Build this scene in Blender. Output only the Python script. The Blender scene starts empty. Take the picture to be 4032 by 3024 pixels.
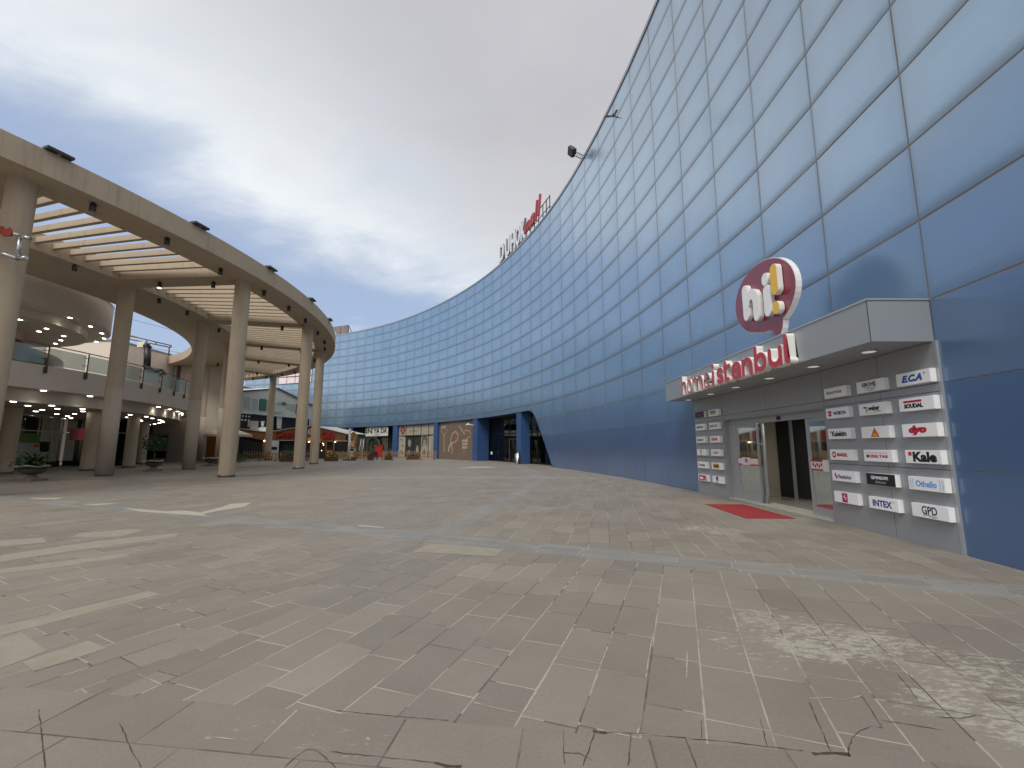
import bpy, bmesh, math, random
from mathutils import Vector, Matrix
random.seed(7)
C = bpy.context.scene.collection
PI = math.pi
# ---------------------------------------------------------------- camera model (source pixels of the 4032x3024 photograph)
F = 1750.0; TH = math.radians(8.06); ct, st = math.cos(TH), math.sin(TH); H = 1.6
def ray(x, y):
    u = x-2016; v = 1512-y
    return u/F, ct-v/F*st, st+ct*v/F
def at_z(x, y, z=0.0):
    a, b, c = ray(x, y); t = (z-H)/c
    return Vector((t*a, t*b, z))
def at_y(x, y, Y):
    a, b, c = ray(x, y); t = Y/b
    return Vector((t*a, Y, H+t*c))
def at_wall(x, y, A, B):          # vertical plane through plan points A, B
    a, b, c = ray(x, y); nx, ny = (B[1]-A[1]), -(B[0]-A[0])
    t = (A[0]*nx+A[1]*ny)/(a*nx+b*ny)
    return Vector((t*a, t*b, H+t*c))
# curved blue facade: measured plan curve, S = arc length
FX, FY, FR = -67.885, 13.384, 74.647
TS = [(-60,.3),(-20,.3),(-6.4,.26),(-4,.24),(-1.6,.2),(.6,.1),(3,.0),(5.3,-.08),(10,-.17),(14,-.2),(20,-.15),(28,-.12),(34,-.05),(50,.02),(58,.15),(66,.22),(72,.12),(80,-.1),(110,-.3)]
def interp(T, s):
    if s <= T[0][0]:
        a, b = T[0], T[1]
    elif s >= T[-1][0]:
        a, b = T[-2], T[-1]
    else:
        for a, b in zip(T, T[1:]):
            if s <= b[0]: break
    return a[1]+(b[1]-a[1])*(s-a[0])/(b[0]-a[0])
def FP(S, z=0.0, off=0.0):
    r = FR+interp(TS, S)+off
    return Vector((FX+r*math.cos(S/FR), FY+r*math.sin(S/FR), z))
def fmat(S, z=0.0, off=0.0):      # frame on the facade: x = to the viewer's right, y = up, z = towards the plaza
    a = S/FR; n = Vector((-math.cos(a), -math.sin(a), 0)); up = Vector((0,0,1)); r = up.cross(n)
    m = Matrix((r, up, n)).transposed().to_4x4(); m.translation = FP(S, z, off); return m
def fac(x, y, off=0.0):
    dx, dy, dz = ray(x, y); S = 0
    for i in range(8):
        r = FR+interp(TS, S)+off
        a = dx*dx+dy*dy; b = -2*(dx*FX+dy*FY); cc = FX*FX+FY*FY-r*r
        t = (-b+math.sqrt(b*b-4*a*cc))/(2*a)
        S = math.atan2(t*dy-FY, t*dx-FX)*FR
    return S, H+t*dz
# ---------------------------------------------------------------- node helper + materials
class NT:
    def __init__(s, nt): s.t = nt; s.n = nt.nodes; s.l = nt.links
    def new(s, typ, inp=None, **kw):
        n = s.n.new(typ)
        for k, v in kw.items(): setattr(n, k, v)
        if inp:
            for k, v in inp.items():
                if isinstance(v, bpy.types.NodeSocket): s.l.new(v, n.inputs[k])
                else: n.inputs[k].default_value = v
        return n
    def m(s, op, a, b=0.0, c=0.0, clamp=False):
        n = s.new('ShaderNodeMath', {0:a, 1:b, 2:c}, operation=op, use_clamp=clamp); return n.outputs[0]
    def step(s, x, a, b):           # smooth 0..1 between a and b
        n = s.new('ShaderNodeMapRange', {0:x, 1:a, 2:b, 3:0.0, 4:1.0}, interpolation_type='SMOOTHSTEP'); return n.outputs[0]
    def mix(s, f, a, b, bt='MIX'):
        n = s.new('ShaderNodeMix', data_type='RGBA', blend_type=bt)
        for i, v in ((0, f), (6, a), (7, b)):
            if isinstance(v, bpy.types.NodeSocket): s.l.new(v, n.inputs[i])
            else: n.inputs[i].default_value = v if i == 0 else (tuple(v)+(1,))[:4]
        return n.outputs[2]
    def noise(s, vec, scale, det=4, rough=.55, dist=0.0, out=0):
        d = {'Scale':scale, 'Detail':det, 'Roughness':rough, 'Distortion':dist}
        if vec is not None: d['Vector'] = vec
        return s.new('ShaderNodeTexNoise', d).outputs[out]
MATS = {}
def mat(name, col, rough=.7, metal=0.0, var=.12, scale=3.0, bump=0.0, bscale=60, emit=None, estr=0.0, coat=0.0, spec=.5, dirt=0.0):
    if name in MATS: return MATS[name]
    m = bpy.data.materials.new(name); m.use_nodes = True; t = NT(m.node_tree); b = t.n['Principled BSDF']
    tc = t.new('ShaderNodeTexCoord').outputs['Object']
    n1 = t.noise(tc, scale, 5, .6)
    f = t.m('MULTIPLY_ADD', t.m('SUBTRACT', n1, .5), 2*var, 1.0)
    if dirt:
        mp = t.new('ShaderNodeMapping', {'Vector':tc, 'Scale':(1.6,1.6,.12)}).outputs[0]
        n2 = t.step(t.noise(mp, 2.5, 4, .65), .5, .78)
        f = t.m('MULTIPLY', f, t.m('SUBTRACT', 1.0, t.m('MULTIPLY', n2, dirt)))
    c = t.new('ShaderNodeVectorMath', {0:tuple(col)+(0,) if len(col) == 2 else tuple(col[:3]), 3:f}, operation='SCALE')
    c.inputs[0].default_value = col[:3]
    t.l.new(f, c.inputs['Scale'])
    t.l.new(c.outputs[0], b.inputs['Base Color'])
    b.inputs['Roughness'].default_value = rough; b.inputs['Metallic'].default_value = metal
    b.inputs['Specular IOR Level'].default_value = spec
    if coat: b.inputs['Coat Weight'].default_value = coat; b.inputs['Coat Roughness'].default_value = .08
    if bump:
        bn = t.new('ShaderNodeBump', {'Height':t.noise(tc, bscale, 3), 'Strength':bump, 'Distance':.02})
        t.l.new(bn.outputs[0], b.inputs['Normal'])
    if emit: b.inputs['Emission Color'].default_value = tuple(emit)+(1,); b.inputs['Emission Strength'].default_value = estr
    MATS[name] = m; return m
def glass(name, tint=(.8,.88,.88), refl=.5, dark=0.0):
    if name in MATS: return MATS[name]
    m = bpy.data.materials.new(name); m.use_nodes = True; t = NT(m.node_tree); t.n.clear()
    fr = t.new('ShaderNodeFresnel', {'IOR':1.5}).outputs[0]
    tr = t.new('ShaderNodeBsdfTransparent', {'Color':tint+(1,)}).outputs[0]
    gl = t.new('ShaderNodeBsdfGlossy', {'Color':(.9,.95,.95,1), 'Roughness':.03}).outputs[0]
    f = t.m('MULTIPLY_ADD', fr, .55, refl*.5, clamp=True)
    mx = t.new('ShaderNodeMixShader', {0:f, 1:tr, 2:gl}).outputs[0]
    t.new('ShaderNodeOutputMaterial', {0:mx}); MATS[name] = m; return m
STONE = mat('beige_render', (.47,.38,.275), .85, var=.10, scale=1.2, bump=.25, bscale=45, dirt=.22)
SOFF = mat('beige_render_soffit', (.40,.335,.245), .9, var=.10, scale=.8, bump=.2, bscale=45)
PINK = mat('pink_beige_render', (.70,.60,.51), .85, var=.06, scale=.9, bump=.15, bscale=60, dirt=.10)
PINKL = mat('smooth_beige_ceiling', (.64,.57,.48), .8, var=.04, scale=1)
STEEL = mat('brushed_steel', (.5,.5,.5), .3, 1.0, var=.1, scale=9)
ALU = mat('grey_aluminium', (.36,.38,.40), .42, .35, var=.04, scale=2.5)
ALUF = mat('light_door_aluminium', (.50,.52,.54), .35, .55, var=.04, scale=4)
DARK = mat('dark_gap', (.06,.055,.055), .8, var=.1)
BLACK = mat('black_paint', (.012,.012,.014), .45, var=.2, scale=4)
DGREY = mat('dark_grey_metal', (.05,.05,.052), .5, .3, var=.15, scale=6)
WHITE = mat('white_acrylic', (.90,.90,.91), .35, var=.02, scale=3)
WSIDE = mat('white_letter_side', (.80,.79,.77), .45, var=.03, scale=5)
RED = mat('red_acrylic', (.50,.018,.025), .22, var=.05, scale=5, coat=.4)
DRED = mat('dark_red_acrylic', (.22,.008,.018), .25, var=.03, scale=2, coat=.5)
YEL = mat('yellow_acrylic', (.85,.52,.04), .3, var=.03)
PIER = mat('blue_pier_paint', (.045,.10,.25), .38, .15, var=.08, scale=2)
WOOD = mat('varnished_wood', (.17,.072,.024), .55, var=.3, scale=5, bump=.2)
WOODP = mat('fence_wood', (.36,.21,.10), .75, var=.25, scale=8, bump=.2)
WOODD = mat('dark_planter_wood', (.10,.035,.02), .7, var=.3, scale=8)
CREAM = mat('cream_panel', (.52,.52,.47), .6, var=.05, scale=2, dirt=.15)
LEAF = mat('green_leaf', (.05,.10,.025), .6, var=.5, scale=30)
LEAFD = mat('dark_green_leaf', (.028,.065,.018), .6, var=.5, scale=30)
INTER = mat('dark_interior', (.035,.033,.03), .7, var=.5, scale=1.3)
GLS = glass('clear_glass', (.80,.86,.84), .04)
def frosted():
    m = bpy.data.materials.new('frosted_balcony_glass'); m.use_nodes = True; t = NT(m.node_tree); t.n.clear()
    tr = t.new('ShaderNodeBsdfTransparent', {'Color':(.75,.84,.80,1)}).outputs[0]; df = t.new('ShaderNodeBsdfDiffuse', {'Color':(.36,.42,.38,1)}).outputs[0]; gl = t.new('ShaderNodeBsdfGlossy', {'Color':(.8,.9,.85,1), 'Roughness':.12}).outputs[0]
    a = t.new('ShaderNodeMixShader', {0:.55, 1:tr, 2:df}).outputs[0]; t.new('ShaderNodeOutputMaterial', {0:t.new('ShaderNodeMixShader', {0:.12, 1:a, 2:gl}).outputs[0]}); return m
GLB = frosted()
GLD = glass('dark_shop_glass', (.42,.46,.45), .10)
LITW = mat('lit_lamp_white', (.9,.9,.9), .4, emit=(1,.95,.86), estr=9)
LITY = mat('lit_lamp_warm', (.9,.8,.5), .4, emit=(1,.72,.35), estr=14)
LITG = mat('lit_lamp_green', (.6,.9,.5), .4, emit=(.45,1,.45), estr=5)
# ---------------------------------------------------------------- mesh builder
def origin(o):
    v = Vector((0,0,0))
    while o is not None: v += o.location; o = o.parent
    return v
class MB:
    def __init__(s): s.v = []; s.f = []; s.a = []; s.smooth = set(); s.uv = {}
    def add(s, vs, fs, sm=False):
        o = len(s.v); s.v += [Vector(v) for v in vs]
        for f in fs:
            if sm: s.smooth.add(len(s.f))
            s.f.append([i+o for i in f])
        return s
    def box(s, a, b, M=None):
        x0,y0,z0 = a; x1,y1,z1 = b
        vs = [Vector(p) for p in ((x0,y0,z0),(x1,y0,z0),(x1,y1,z0),(x0,y1,z0),(x0,y0,z1),(x1,y0,z1),(x1,y1,z1),(x0,y1,z1))]
        if M: vs = [M@v for v in vs]
        return s.add(vs, [(0,3,2,1),(4,5,6,7),(0,1,5,4),(1,2,6,5),(2,3,7,6),(3,0,4,7)])
    def prism(s, poly, z0, z1, M=None, sm=False):     # poly in local xy, z0 back, z1 front
        n = len(poly); vs = [Vector((p[0],p[1],z0)) for p in poly]+[Vector((p[0],p[1],z1)) for p in poly]
        if M: vs = [M@v for v in vs]
        o = len(s.v); s.add(vs, [list(range(n-1,-1,-1)), list(range(n,2*n))])
        s.add([], [])
        for i in range(n):
            if sm: s.smooth.add(len(s.f))
            j = (i+1) % n; s.f.append([o+i, o+j, o+n+j, o+n+i])
        return s
    def cyl(s, p, q, r0, r1=None, n=20, caps=True, sm=True):
        p = Vector(p); q = Vector(q); r1 = r0 if r1 is None else r1; d = (q-p).normalized()
        a = d.orthogonal().normalized(); b = d.cross(a)
        vs = [];
        for c, r in ((p, r0), (q, r1)):
            for i in range(n): w = 2*PI*i/n; vs.append(c+a*(r*math.cos(w))+b*(r*math.sin(w)))
        o = len(s.v); s.add(vs, [])
        for i in range(n):
            j = (i+1) % n
            if sm: s.smooth.add(len(s.f))
            s.f.append([o+i, o+j, o+n+j, o+n+i])
        if caps: s.f.append([o+i for i in range(n-1,-1,-1)]); s.f.append([o+n+i for i in range(n)])
        return s
    def lathe(s, c, prof, n=24):
        c = Vector(c); o = len(s.v)
        for r, z in prof:
            for i in range(n): w = 2*PI*i/n; s.v.append(c+Vector((r*math.cos(w), r*math.sin(w), z)))
        for k in range(len(prof)-1):
            for i in range(n):
                j = (i+1) % n; s.smooth.add(len(s.f)); s.f.append([o+k*n+i, o+k*n+j, o+(k+1)*n+j, o+(k+1)*n+i])
        return s
    def tube(s, pts, r, n=8):
        for a, b in zip(pts, pts[1:]): s.cyl(a, b, r, n=n)
        return s
    def strip(s, A, B, sm=True, flip=False):          # surface between two point rows
        o = len(s.v); n = len(A); s.v += [Vector(p) for p in A]+[Vector(p) for p in B]
        for i in range(n-1):
            if sm: s.smooth.add(len(s.f))
            q = [o+i, o+i+1, o+n+i+1, o+n+i]; s.f.append(q[::-1] if flip else q)
        return s
    def ribbon(s, pts, r, z0, z1, M, closed=False):   # thick stroke with round ends
        P = [Vector((p[0],p[1])) for p in pts]; n = len(P); L = []; Rr = []
        for i in range(n):
            if closed: a, b = P[(i-1) % n], P[(i+1) % n]
            else: a, b = P[max(i-1,0)], P[min(i+1,n-1)]
            d = (b-a).normalized(); nn = Vector((-d.y, d.x)); L.append(P[i]+nn*r); Rr.append(P[i]-nn*r)
        quads = []
        if closed:
            for z in (0, 1):
                pass
            for i in range(n):
                j = (i+1) % n; a,b,c,d = Rr[i],Rr[j],L[j],L[i]
                vs = [Vector((p.x,p.y,z)) for z in (z0,z1) for p in (a,b,c,d)]
                s.add([M@v for v in vs], [(3,2,1,0),(4,5,6,7),(0,1,5,4),(2,3,7,6)])
            return s
        K = 8; e = P[-1]; d = (P[-1]-P[-2]).normalized(); a0 = math.atan2(-d.x, d.y)
        end = [e+Vector((math.cos(a0+PI-PI*k/K+0), math.sin(a0+PI-PI*k/K)))*r for k in range(K+1)]
        b0 = P[0]; d0 = (P[1]-P[0]).normalized(); a1 = math.atan2(d0.x, -d0.y)
        # right side forward, round end, left side back, round start
        nd = Vector((-d.y, d.x)); ang = math.atan2(-nd.y, -nd.x)
        end = [e+Vector((math.cos(ang+PI*k/K), math.sin(ang+PI*k/K)))*r for k in range(1, K)]
        n0 = Vector((-d0.y, d0.x)); ang0 = math.atan2(n0.y, n0.x)
        beg = [b0+Vector((math.cos(ang0+PI*k/K), math.sin(ang0+PI*k/K)))*r for k in range(1, K)]
        poly = Rr+end+L[::-1]+beg
        return s.prism([(p.x,p.y) for p in poly], z0, z1, M)
    def build(s, name, m, parent=None, loc=None):
        me = bpy.data.meshes.new(name)
        base = origin(parent) if parent is not None else Vector(loc if loc is not None else (0,0,0))
        me.from_pydata([tuple(v-base) for v in s.v], [], s.f); me.update()
        if s.smooth:
            for i in s.smooth:
                if i < len(me.polygons): me.polygons[i].use_smooth = True
        for x in (m if isinstance(m, (list,tuple)) else [m]): me.materials.append(x)
        for i, k in s.uv.items(): me.polygons[i].material_index = k
        o = bpy.data.objects.new(name, me); C.objects.link(o)
        if parent is not None: o.parent = parent
        else: o.location = base
        return o
def tag(o, label=None, cat=None, group=None, kind=None):
    if label: o['label'] = label
    if cat: o['category'] = cat
    if group: o['group'] = group
    if kind: o['kind'] = kind
    return o
def thing(name, loc, label, cat, group=None):
    o = bpy.data.objects.new(name, None); C.objects.link(o); o.location = loc; o.empty_display_size = .2
    return tag(o, label, cat, group)
def ident(): return Matrix.Identity(4)
def yfrm(X, Y, Z):                # frame facing the camera side (-Y): x right = +X
    m = Matrix(((1,0,0),(0,0,1),(0,-1,0))); m = Matrix((Vector((1,0,0)),Vector((0,0,1)),Vector((0,-1,0)))).transposed().to_4x4()
    m.translation = Vector((X,Y,Z)); return m
def xfrm(X, Y, Z):                # frame facing -X: right = -Y
    m = Matrix((Vector((0,-1,0)),Vector((0,0,1)),Vector((-1,0,0)))).transposed().to_4x4(); m.translation = Vector((X,Y,Z)); return m
_dg = None
def text(body, M, w=None, h=None, m=None, parent=None, name='lettering', ex=.004, off=0.0, shear=0.0, loc=None, fitw=True, z=0.0):
    cu = bpy.data.curves.new('t', 'FONT'); cu.body = body; cu.extrude = 0; cu.offset = off; cu.shear = shear; cu.size = 1; cu.resolution_u = 3
    o = bpy.data.objects.new('t', cu); C.objects.link(o)
    dg = bpy.context.evaluated_depsgraph_get(); dg.update()
    me = bpy.data.meshes.new_from_object(o.evaluated_get(dg)); bpy.data.objects.remove(o); bpy.data.curves.remove(cu)
    vs = [v.co.copy() for v in me.vertices]; fs = [list(p.vertices) for p in me.polygons]; bpy.data.meshes.remove(me)
    x0 = min(v.x for v in vs); x1 = max(v.x for v in vs); y0 = min(v.y for v in vs); y1 = max(v.y for v in vs)
    sy = (h/(y1-y0)) if h else w/(x1-x0); sx = (w/(x1-x0)) if w else sy
    vs = [Vector(((v.x-(x0+x1)/2)*sx, (v.y-(y0+y1)/2)*sy, 0)) for v in vs]
    b = MB(); n = len(vs)
    b.add([M@(v+Vector((0,0,z+ex))) for v in vs], fs)
    cnt = {}
    for f in fs:
        for i in range(len(f)):
            k = (f[i], f[(i+1) % len(f)]); cnt[k] = 1
    edges = [k for k in cnt if (k[1],k[0]) not in cnt]
    b.add([M@(v+Vector((0,0,z))) for v in vs], [])
    for i, j in edges: b.f.append([j, i, i+n, j+n])
    return b.build(name, m, parent, loc)
def flat(poly, M, m, parent, name, z=0.0, ex=.003):
    return MB().prism(poly, z, z+ex, M).build(name, m, parent)
def rect(x0, y0, x1, y1): return [(x0,y0),(x1,y0),(x1,y1),(x0,y1)]
def ell(cx, cy, rx, ry, a0=0, a1=2*PI, n=24, close=False):
    return [(cx+rx*math.cos(a0+(a1-a0)*i/(n if not close else n)), cy+ry*math.sin(a0+(a1-a0)*i/n)) for i in range(n if abs(a1-a0-2*PI) < 1e-6 else n+1)]
# ================================================================ WORLD, SUN, CAMERA
sc = bpy.context.scene
w = bpy.data.worlds.new('World'); sc.world = w; w.use_nodes = True
t = NT(w.node_tree); t.n.clear()
SUN_EL, SUN_AZ = math.radians(50), math.radians(-158)     # azimuth from +Y, towards -X
sky = t.new('ShaderNodeTexSky', sky_type='NISHITA', sun_disc=False, sun_elevation=SUN_EL, sun_rotation=SUN_AZ)
sky.air_density = 1.0; sky.dust_density = 1.0
skc = t.new('ShaderNodeVectorMath', {0:sky.outputs[0], 'Scale':.115}, operation='SCALE').outputs[0]
skc = t.mix(.75, skc, (.315,.385,.53))
d = t.new('ShaderNodeTexCoord').outputs['Generated']
sp = t.new('ShaderNodeSeparateXYZ', {0:d}); X, Y, Z = sp.outputs
den = t.m('ADD', t.m('MAXIMUM', Z, 0.0), .22)
pv = t.new('ShaderNodeCombineXYZ', {0:t.m('DIVIDE', X, den), 1:t.m('DIVIDE', Y, den), 2:0.0}).outputs[0]
pm = t.new('ShaderNodeMapping', {'Vector':pv, 'Rotation':(0,0,math.radians(35)), 'Scale':(.62,1.0,1)}).outputs[0]
n1 = t.noise(pm, .95, 7, .55, .25); n2 = t.noise(pm, 2.6, 9, .60, .35); n3 = t.noise(pv, .55, 3, .5, .2)
# blue gap on the left, a bright band, then a grey sheet of cloud to the right
px_, py_ = t.new('ShaderNodeSeparateXYZ', {0:pv}).outputs[0], t.new('ShaderNodeSeparateXYZ', {0:pv}).outputs[1]
q0 = t.m('SUBTRACT', t.m('MULTIPLY', t.m('ADD', px_, .745), .905), t.m('MULTIPLY', t.m('SUBTRACT', py_, .925), .426))
q1 = t.m('ADD', q0, t.m('ADD', t.m('MULTIPLY', t.m('SUBTRACT', n1, .5), .95), t.m('MULTIPLY', t.m('SUBTRACT', n2, .5), .55)))
msk = t.step(q1, -.22, .20)
wisp = t.m('MULTIPLY', t.step(n2, .52, .74), .45)
msk = t.m('MAXIMUM', msk, wisp)
br = t.mix(t.step(n2, .35, .65), (.49,.54,.60), (.655,.685,.71))
grc = t.mix(t.step(t.m('ADD', t.m('MULTIPLY', n1, .6), t.m('MULTIPLY', n3, .5)), .42, .66), (.385,.385,.41), (.49,.495,.515))
low_ = t.mix(t.step(n2, .4, .62), (.50,.53,.56), (.68,.70,.715))
grc = t.mix(t.step(Z, .50, .22), grc, low_)
cl = t.mix(t.step(q1, .10, .62), br, grc)
out = t.mix(msk, skc, cl)
out = t.mix(t.step(Y, .05, -.55), out, t.mix(n1, (.60,.62,.65), (.78,.78,.77)))
hz = t.step(Z, .0, .16)
out = t.mix(hz, (.55,.60,.67), out)
bg = t.new('ShaderNodeBackground', {'Color':out, 'Strength':1.0})
t.new('ShaderNodeOutputWorld', {0:bg.outputs[0]})
sl = bpy.data.lights.new('sun', 'SUN'); sl.energy = 1.6; sl.angle = math.radians(25); sl.color = (1,.96,.90)
so = bpy.data.objects.new('sun', sl); C.objects.link(so); so.location = (0,0,60)
sd = Vector((math.sin(SUN_AZ)*math.cos(SUN_EL), math.cos(SUN_AZ)*math.cos(SUN_EL), math.sin(SUN_EL)))
so.rotation_euler = sd.to_track_quat('Z', 'Y').to_euler()
cam = bpy.data.cameras.new('camera'); cam.sensor_width = 36; cam.lens = 36*F/4032; cam.clip_end = 2000; cam.clip_start = .05
co = bpy.data.objects.new('camera', cam); C.objects.link(co); co.location = (0,0,H); co.rotation_euler = (PI/2+TH, 0, 0); sc.camera = co
sc.view_settings.view_transform = 'Standard'; sc.view_settings.look = 'None'; sc.view_settings.gamma = 1; sc.view_settings.exposure = .45
sc.cycles.max_bounces = 5; sc.cycles.glossy_bounces = 3; sc.cycles.diffuse_bounces = 3; sc.cycles.transparent_max_bounces = 8
# ================================================================ GROUND
def ground_mat():
    m = bpy.data.materials.new('stone_paving'); m.use_nodes = True; t = NT(m.node_tree); b = t.n['Principled BSDF']
    P = t.new('ShaderNodeTexCoord').outputs['Object']; s = t.new('ShaderNodeSeparateXYZ', {0:P}); X, Y = s.outputs[0], s.outputs[1]
    def side(px, py, ang, soft=.01):     # 1 on the left of a directed line
        a = math.radians(ang)
        v = t.m('SUBTRACT', t.m('MULTIPLY', t.m('SUBTRACT', Y, py), math.cos(a)), t.m('MULTIPLY', t.m('SUBTRACT', X, px), math.sin(a)))
        return v
    dN = side(-.07, 8.02, -23.3); dS = side(-.06, 7.30, -23.0)
    beyond = t.m('GREATER_THAN', dN, 0); band1 = t.m('MULTIPLY', t.m('GREATER_THAN', dS, 0), t.m('LESS_THAN', dN, 0))
    dD = side(-1.25, 8.85, 78.8)
    left = t.m('GREATER_THAN', dD, .24); bandD = t.m('MULTIPLY', t.m('LESS_THAN', t.m('ABSOLUTE', dD), .24), t.m('MULTIPLY', beyond, t.m('LESS_THAN', Y, 23.6)))
    dE = side(1.62, 23.6, 94); bandE = t.m('MULTIPLY', t.m('LESS_THAN', t.m('ABSOLUTE', dE), .5), t.m('MULTIPLY', t.m('GREATER_THAN', Y, 23.6), t.m('LESS_THAN', Y, 46)))
    dF = side(0, 23.9, 0); bandF = t.m('LESS_THAN', t.m('ABSOLUTE', dF), .35)
    dG = side(-2.6, 3.3, 73); leftn = t.m('MULTIPLY', t.m('GREATER_THAN', dG, 0), t.m('SUBTRACT', 1, beyond))
    dH = side(-.38, 2.86, -7.5); low = t.m('LESS_THAN', dH, 0)
    # direction of the slab rows by zone
    ang = t.m('ADD', 69.5, t.m('MULTIPLY', leftn, -8.5)); ang = t.m('ADD', ang, t.m('MULTIPLY', beyond, 9.0))
    ang = t.m('ADD', ang, t.m('MULTIPLY', t.m('MULTIPLY', beyond, left), -17.0))
    ang = t.m('MULTIPLY_ADD', t.m('SUBTRACT', -23.2, ang), band1, ang)
    ang = t.m('MULTIPLY_ADD', t.m('SUBTRACT', 172.5, ang), low, ang)
    rad = t.m('MULTIPLY', ang, -PI/180)
    rv = t.new('ShaderNodeVectorRotate', {'Vector':P, 'Angle':rad}, rotation_type='Z_AXIS').outputs[0]
    r = t.new('ShaderNodeSeparateXYZ', {0:rv}); U, V = r.outputs[0], r.outputs[1]
    wv = t.m('MULTIPLY_ADD', low, .12, .345)
    vr = t.m('DIVIDE', t.m('ADD', V, .06), wv); row = t.m('FLOOR', vr); fv = t.m('FRACT', vr)
    wn = t.new('ShaderNodeTexWhiteNoise', {'W':t.m('MULTIPLY_ADD', row, 1.37, ang)}, noise_dimensions='1D').outputs[0]
    ln = .70
    ur = t.m('ADD', t.m('DIVIDE', U, ln), t.m('MULTIPLY', wn, 3.0)); colm = t.m('FLOOR', ur); fu = t.m('FRACT', ur)
    cv = t.new('ShaderNodeCombineXYZ', {0:row, 1:colm, 2:ang}).outputs[0]
    rnd = t.new('ShaderNodeTexWhiteNoise', {'Vector':cv}, noise_dimensions='3D'); rv1 = rnd.outputs[0]; rcol = rnd.outputs[1]
    du = t.m('MULTIPLY', t.m('SUBTRACT', .5, t.m('ABSOLUTE', t.m('SUBTRACT', fu, .5))), ln)
    dv = t.m('MULTIPLY', t.m('SUBTRACT', .5, t.m('ABSOLUTE', t.m('SUBTRACT', fv, .5))), wv)
    wob = t.m('MULTIPLY', t.m('SUBTRACT', t.noise(P, 9, 3), .5), .006)
    dj = t.m('ADD', t.m('MINIMUM', du, dv), wob)
    joint = t.m('SUBTRACT', 1.0, t.step(dj, .003, .0085))
    # stone colour
    nz = t.noise(P, 1.1, 6, .6); nf = t.noise(P, 45, 4, .7); nb = t.noise(P, .16, 3, .5); nff = t.noise(P, 180, 2, .6)
    base = t.mix(rv1, (.208,.184,.153), (.244,.217,.182))
    base = t.mix(t.m('MULTIPLY', t.m('GREATER_THAN', t.new('ShaderNodeSeparateColor', {0:rcol}).outputs[1], .92), .22), base, (.19,.17,.14))
    base = t.mix(t.m('MULTIPLY', t.m('GREATER_THAN', t.new('ShaderNodeSeparateColor', {0:rcol}).outputs[2], .95), .35), base, (.31,.28,.225))
    base = t.mix(t.step(nb, .4, .65), base, t.mix(.35, base, (.29,.245,.185)))
    bandm = t.m('MAXIMUM', t.m('MAXIMUM', band1, bandD), bandE)
    base = t.mix(t.m('MULTIPLY', bandm, .62), base, t.mix(rv1, (.222,.222,.210), (.255,.255,.243)))
    base = t.mix(t.m('MULTIPLY', bandF, .5), base, (.32,.30,.27))
    fv_ = t.m('MULTIPLY_ADD', nz, .42, .79); fv2 = t.m('MULTIPLY_ADD', nf, .44, .78); fv3 = t.m('MULTIPLY_ADD', nff, .36, .82)
    k = t.m('MULTIPLY', t.m('MULTIPLY', fv_, fv2), fv3)
    base = t.new('ShaderNodeVectorMath', {0:base, 'Scale':k}, operation='SCALE').outputs[0]
    # worn pale efflorescence
    def blob(cx, cy, an, rx, ry):
        a = math.radians(an); dx = t.m('SUBTRACT', X, cx); dy = t.m('SUBTRACT', Y, cy)
        p = t.m('DIVIDE', t.m('ADD', t.m('MULTIPLY', dx, math.cos(a)), t.m('MULTIPLY', dy, math.sin(a))), rx)
        q = t.m('DIVIDE', t.m('SUBTRACT', t.m('MULTIPLY', dy, math.cos(a)), t.m('MULTIPLY', dx, math.sin(a))), ry)
        dd = t.m('SQRT', t.m('ADD', t.m('MULTIPLY', p, p), t.m('MULTIPLY', q, q)))
        return t.m('SUBTRACT', 1.0, t.step(dd, .25, 1.15))
    mz = t.m('MULTIPLY', blob(2.8, 4.0, -38, 1.8, .9), .88)
    for a_, kk in (((2.4,3.8,-30,.7,.4),1.0), ((2.1,3.9,-30,1.3,1.1),.72), ((3.0,2.8,-40,1.3,.65),.93), ((3.7,3.1,-38,2.4,1.0),.86), ((3.9,9.0,-30,1.2,1.0),.9), ((-1.2,2.75,-10,1.6,.35),.6), ((5.4,9.6,-82,4.5,.4),.6), ((-7,11.2,-25,6,.8),.55)):
        mz = t.m('MAXIMUM', mz, t.m('MULTIPLY', blob(*a_), kk))
    sm = t.new('ShaderNodeMapping', {'Vector':P, 'Rotation':(0,0,math.radians(35)), 'Scale':(1,2.2,1)}).outputs[0]
    ns = t.m('ADD', t.noise(sm, 9.5, 8, .74, .15), t.m('MULTIPLY', t.m('SUBTRACT', t.noise(P, 2.4, 3, .5), .5), .30))
    thr = t.m('MULTIPLY_ADD', mz, -.445, .87)
    eff = t.m('MULTIPLY', t.step(t.m('SUBTRACT', ns, thr), -.02, .09), t.m('GREATER_THAN', mz, .02))
    base = t.mix(t.m('MULTIPLY', eff, t.m('MULTIPLY_ADD', t.step(t.noise(P, 26, 4, .7), .35, .6), .45, .28)), base, (.49,.455,.375))
    # joints: pale mortar in places, dark gaps elsewhere
    jn = t.noise(P, .8, 3, .6); jd = t.m('GREATER_THAN', t.m('ADD', jn, t.m('MULTIPLY', low, -.12)), .47)
    jc = t.mix(jd, (.10,.085,.07), (.42,.39,.32))
    jv = t.step(t.noise(P, 2.1, 4, .7), .38, .58)
    base = t.mix(t.m('MULTIPLY', joint, t.m('MULTIPLY_ADD', jv, .65, .25)), base, jc)
    # light spots (gum)
    vg = t.new('ShaderNodeTexVoronoi', {'Vector':P, 'Scale':1.15, 'Randomness':1.0}, feature='F1')
    gum = t.m('MULTIPLY', t.m('LESS_THAN', vg.outputs[0], .011), t.m('GREATER_THAN', t.new('ShaderNodeSeparateColor', {0:vg.outputs[1]}).outputs[0], .62))
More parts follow.
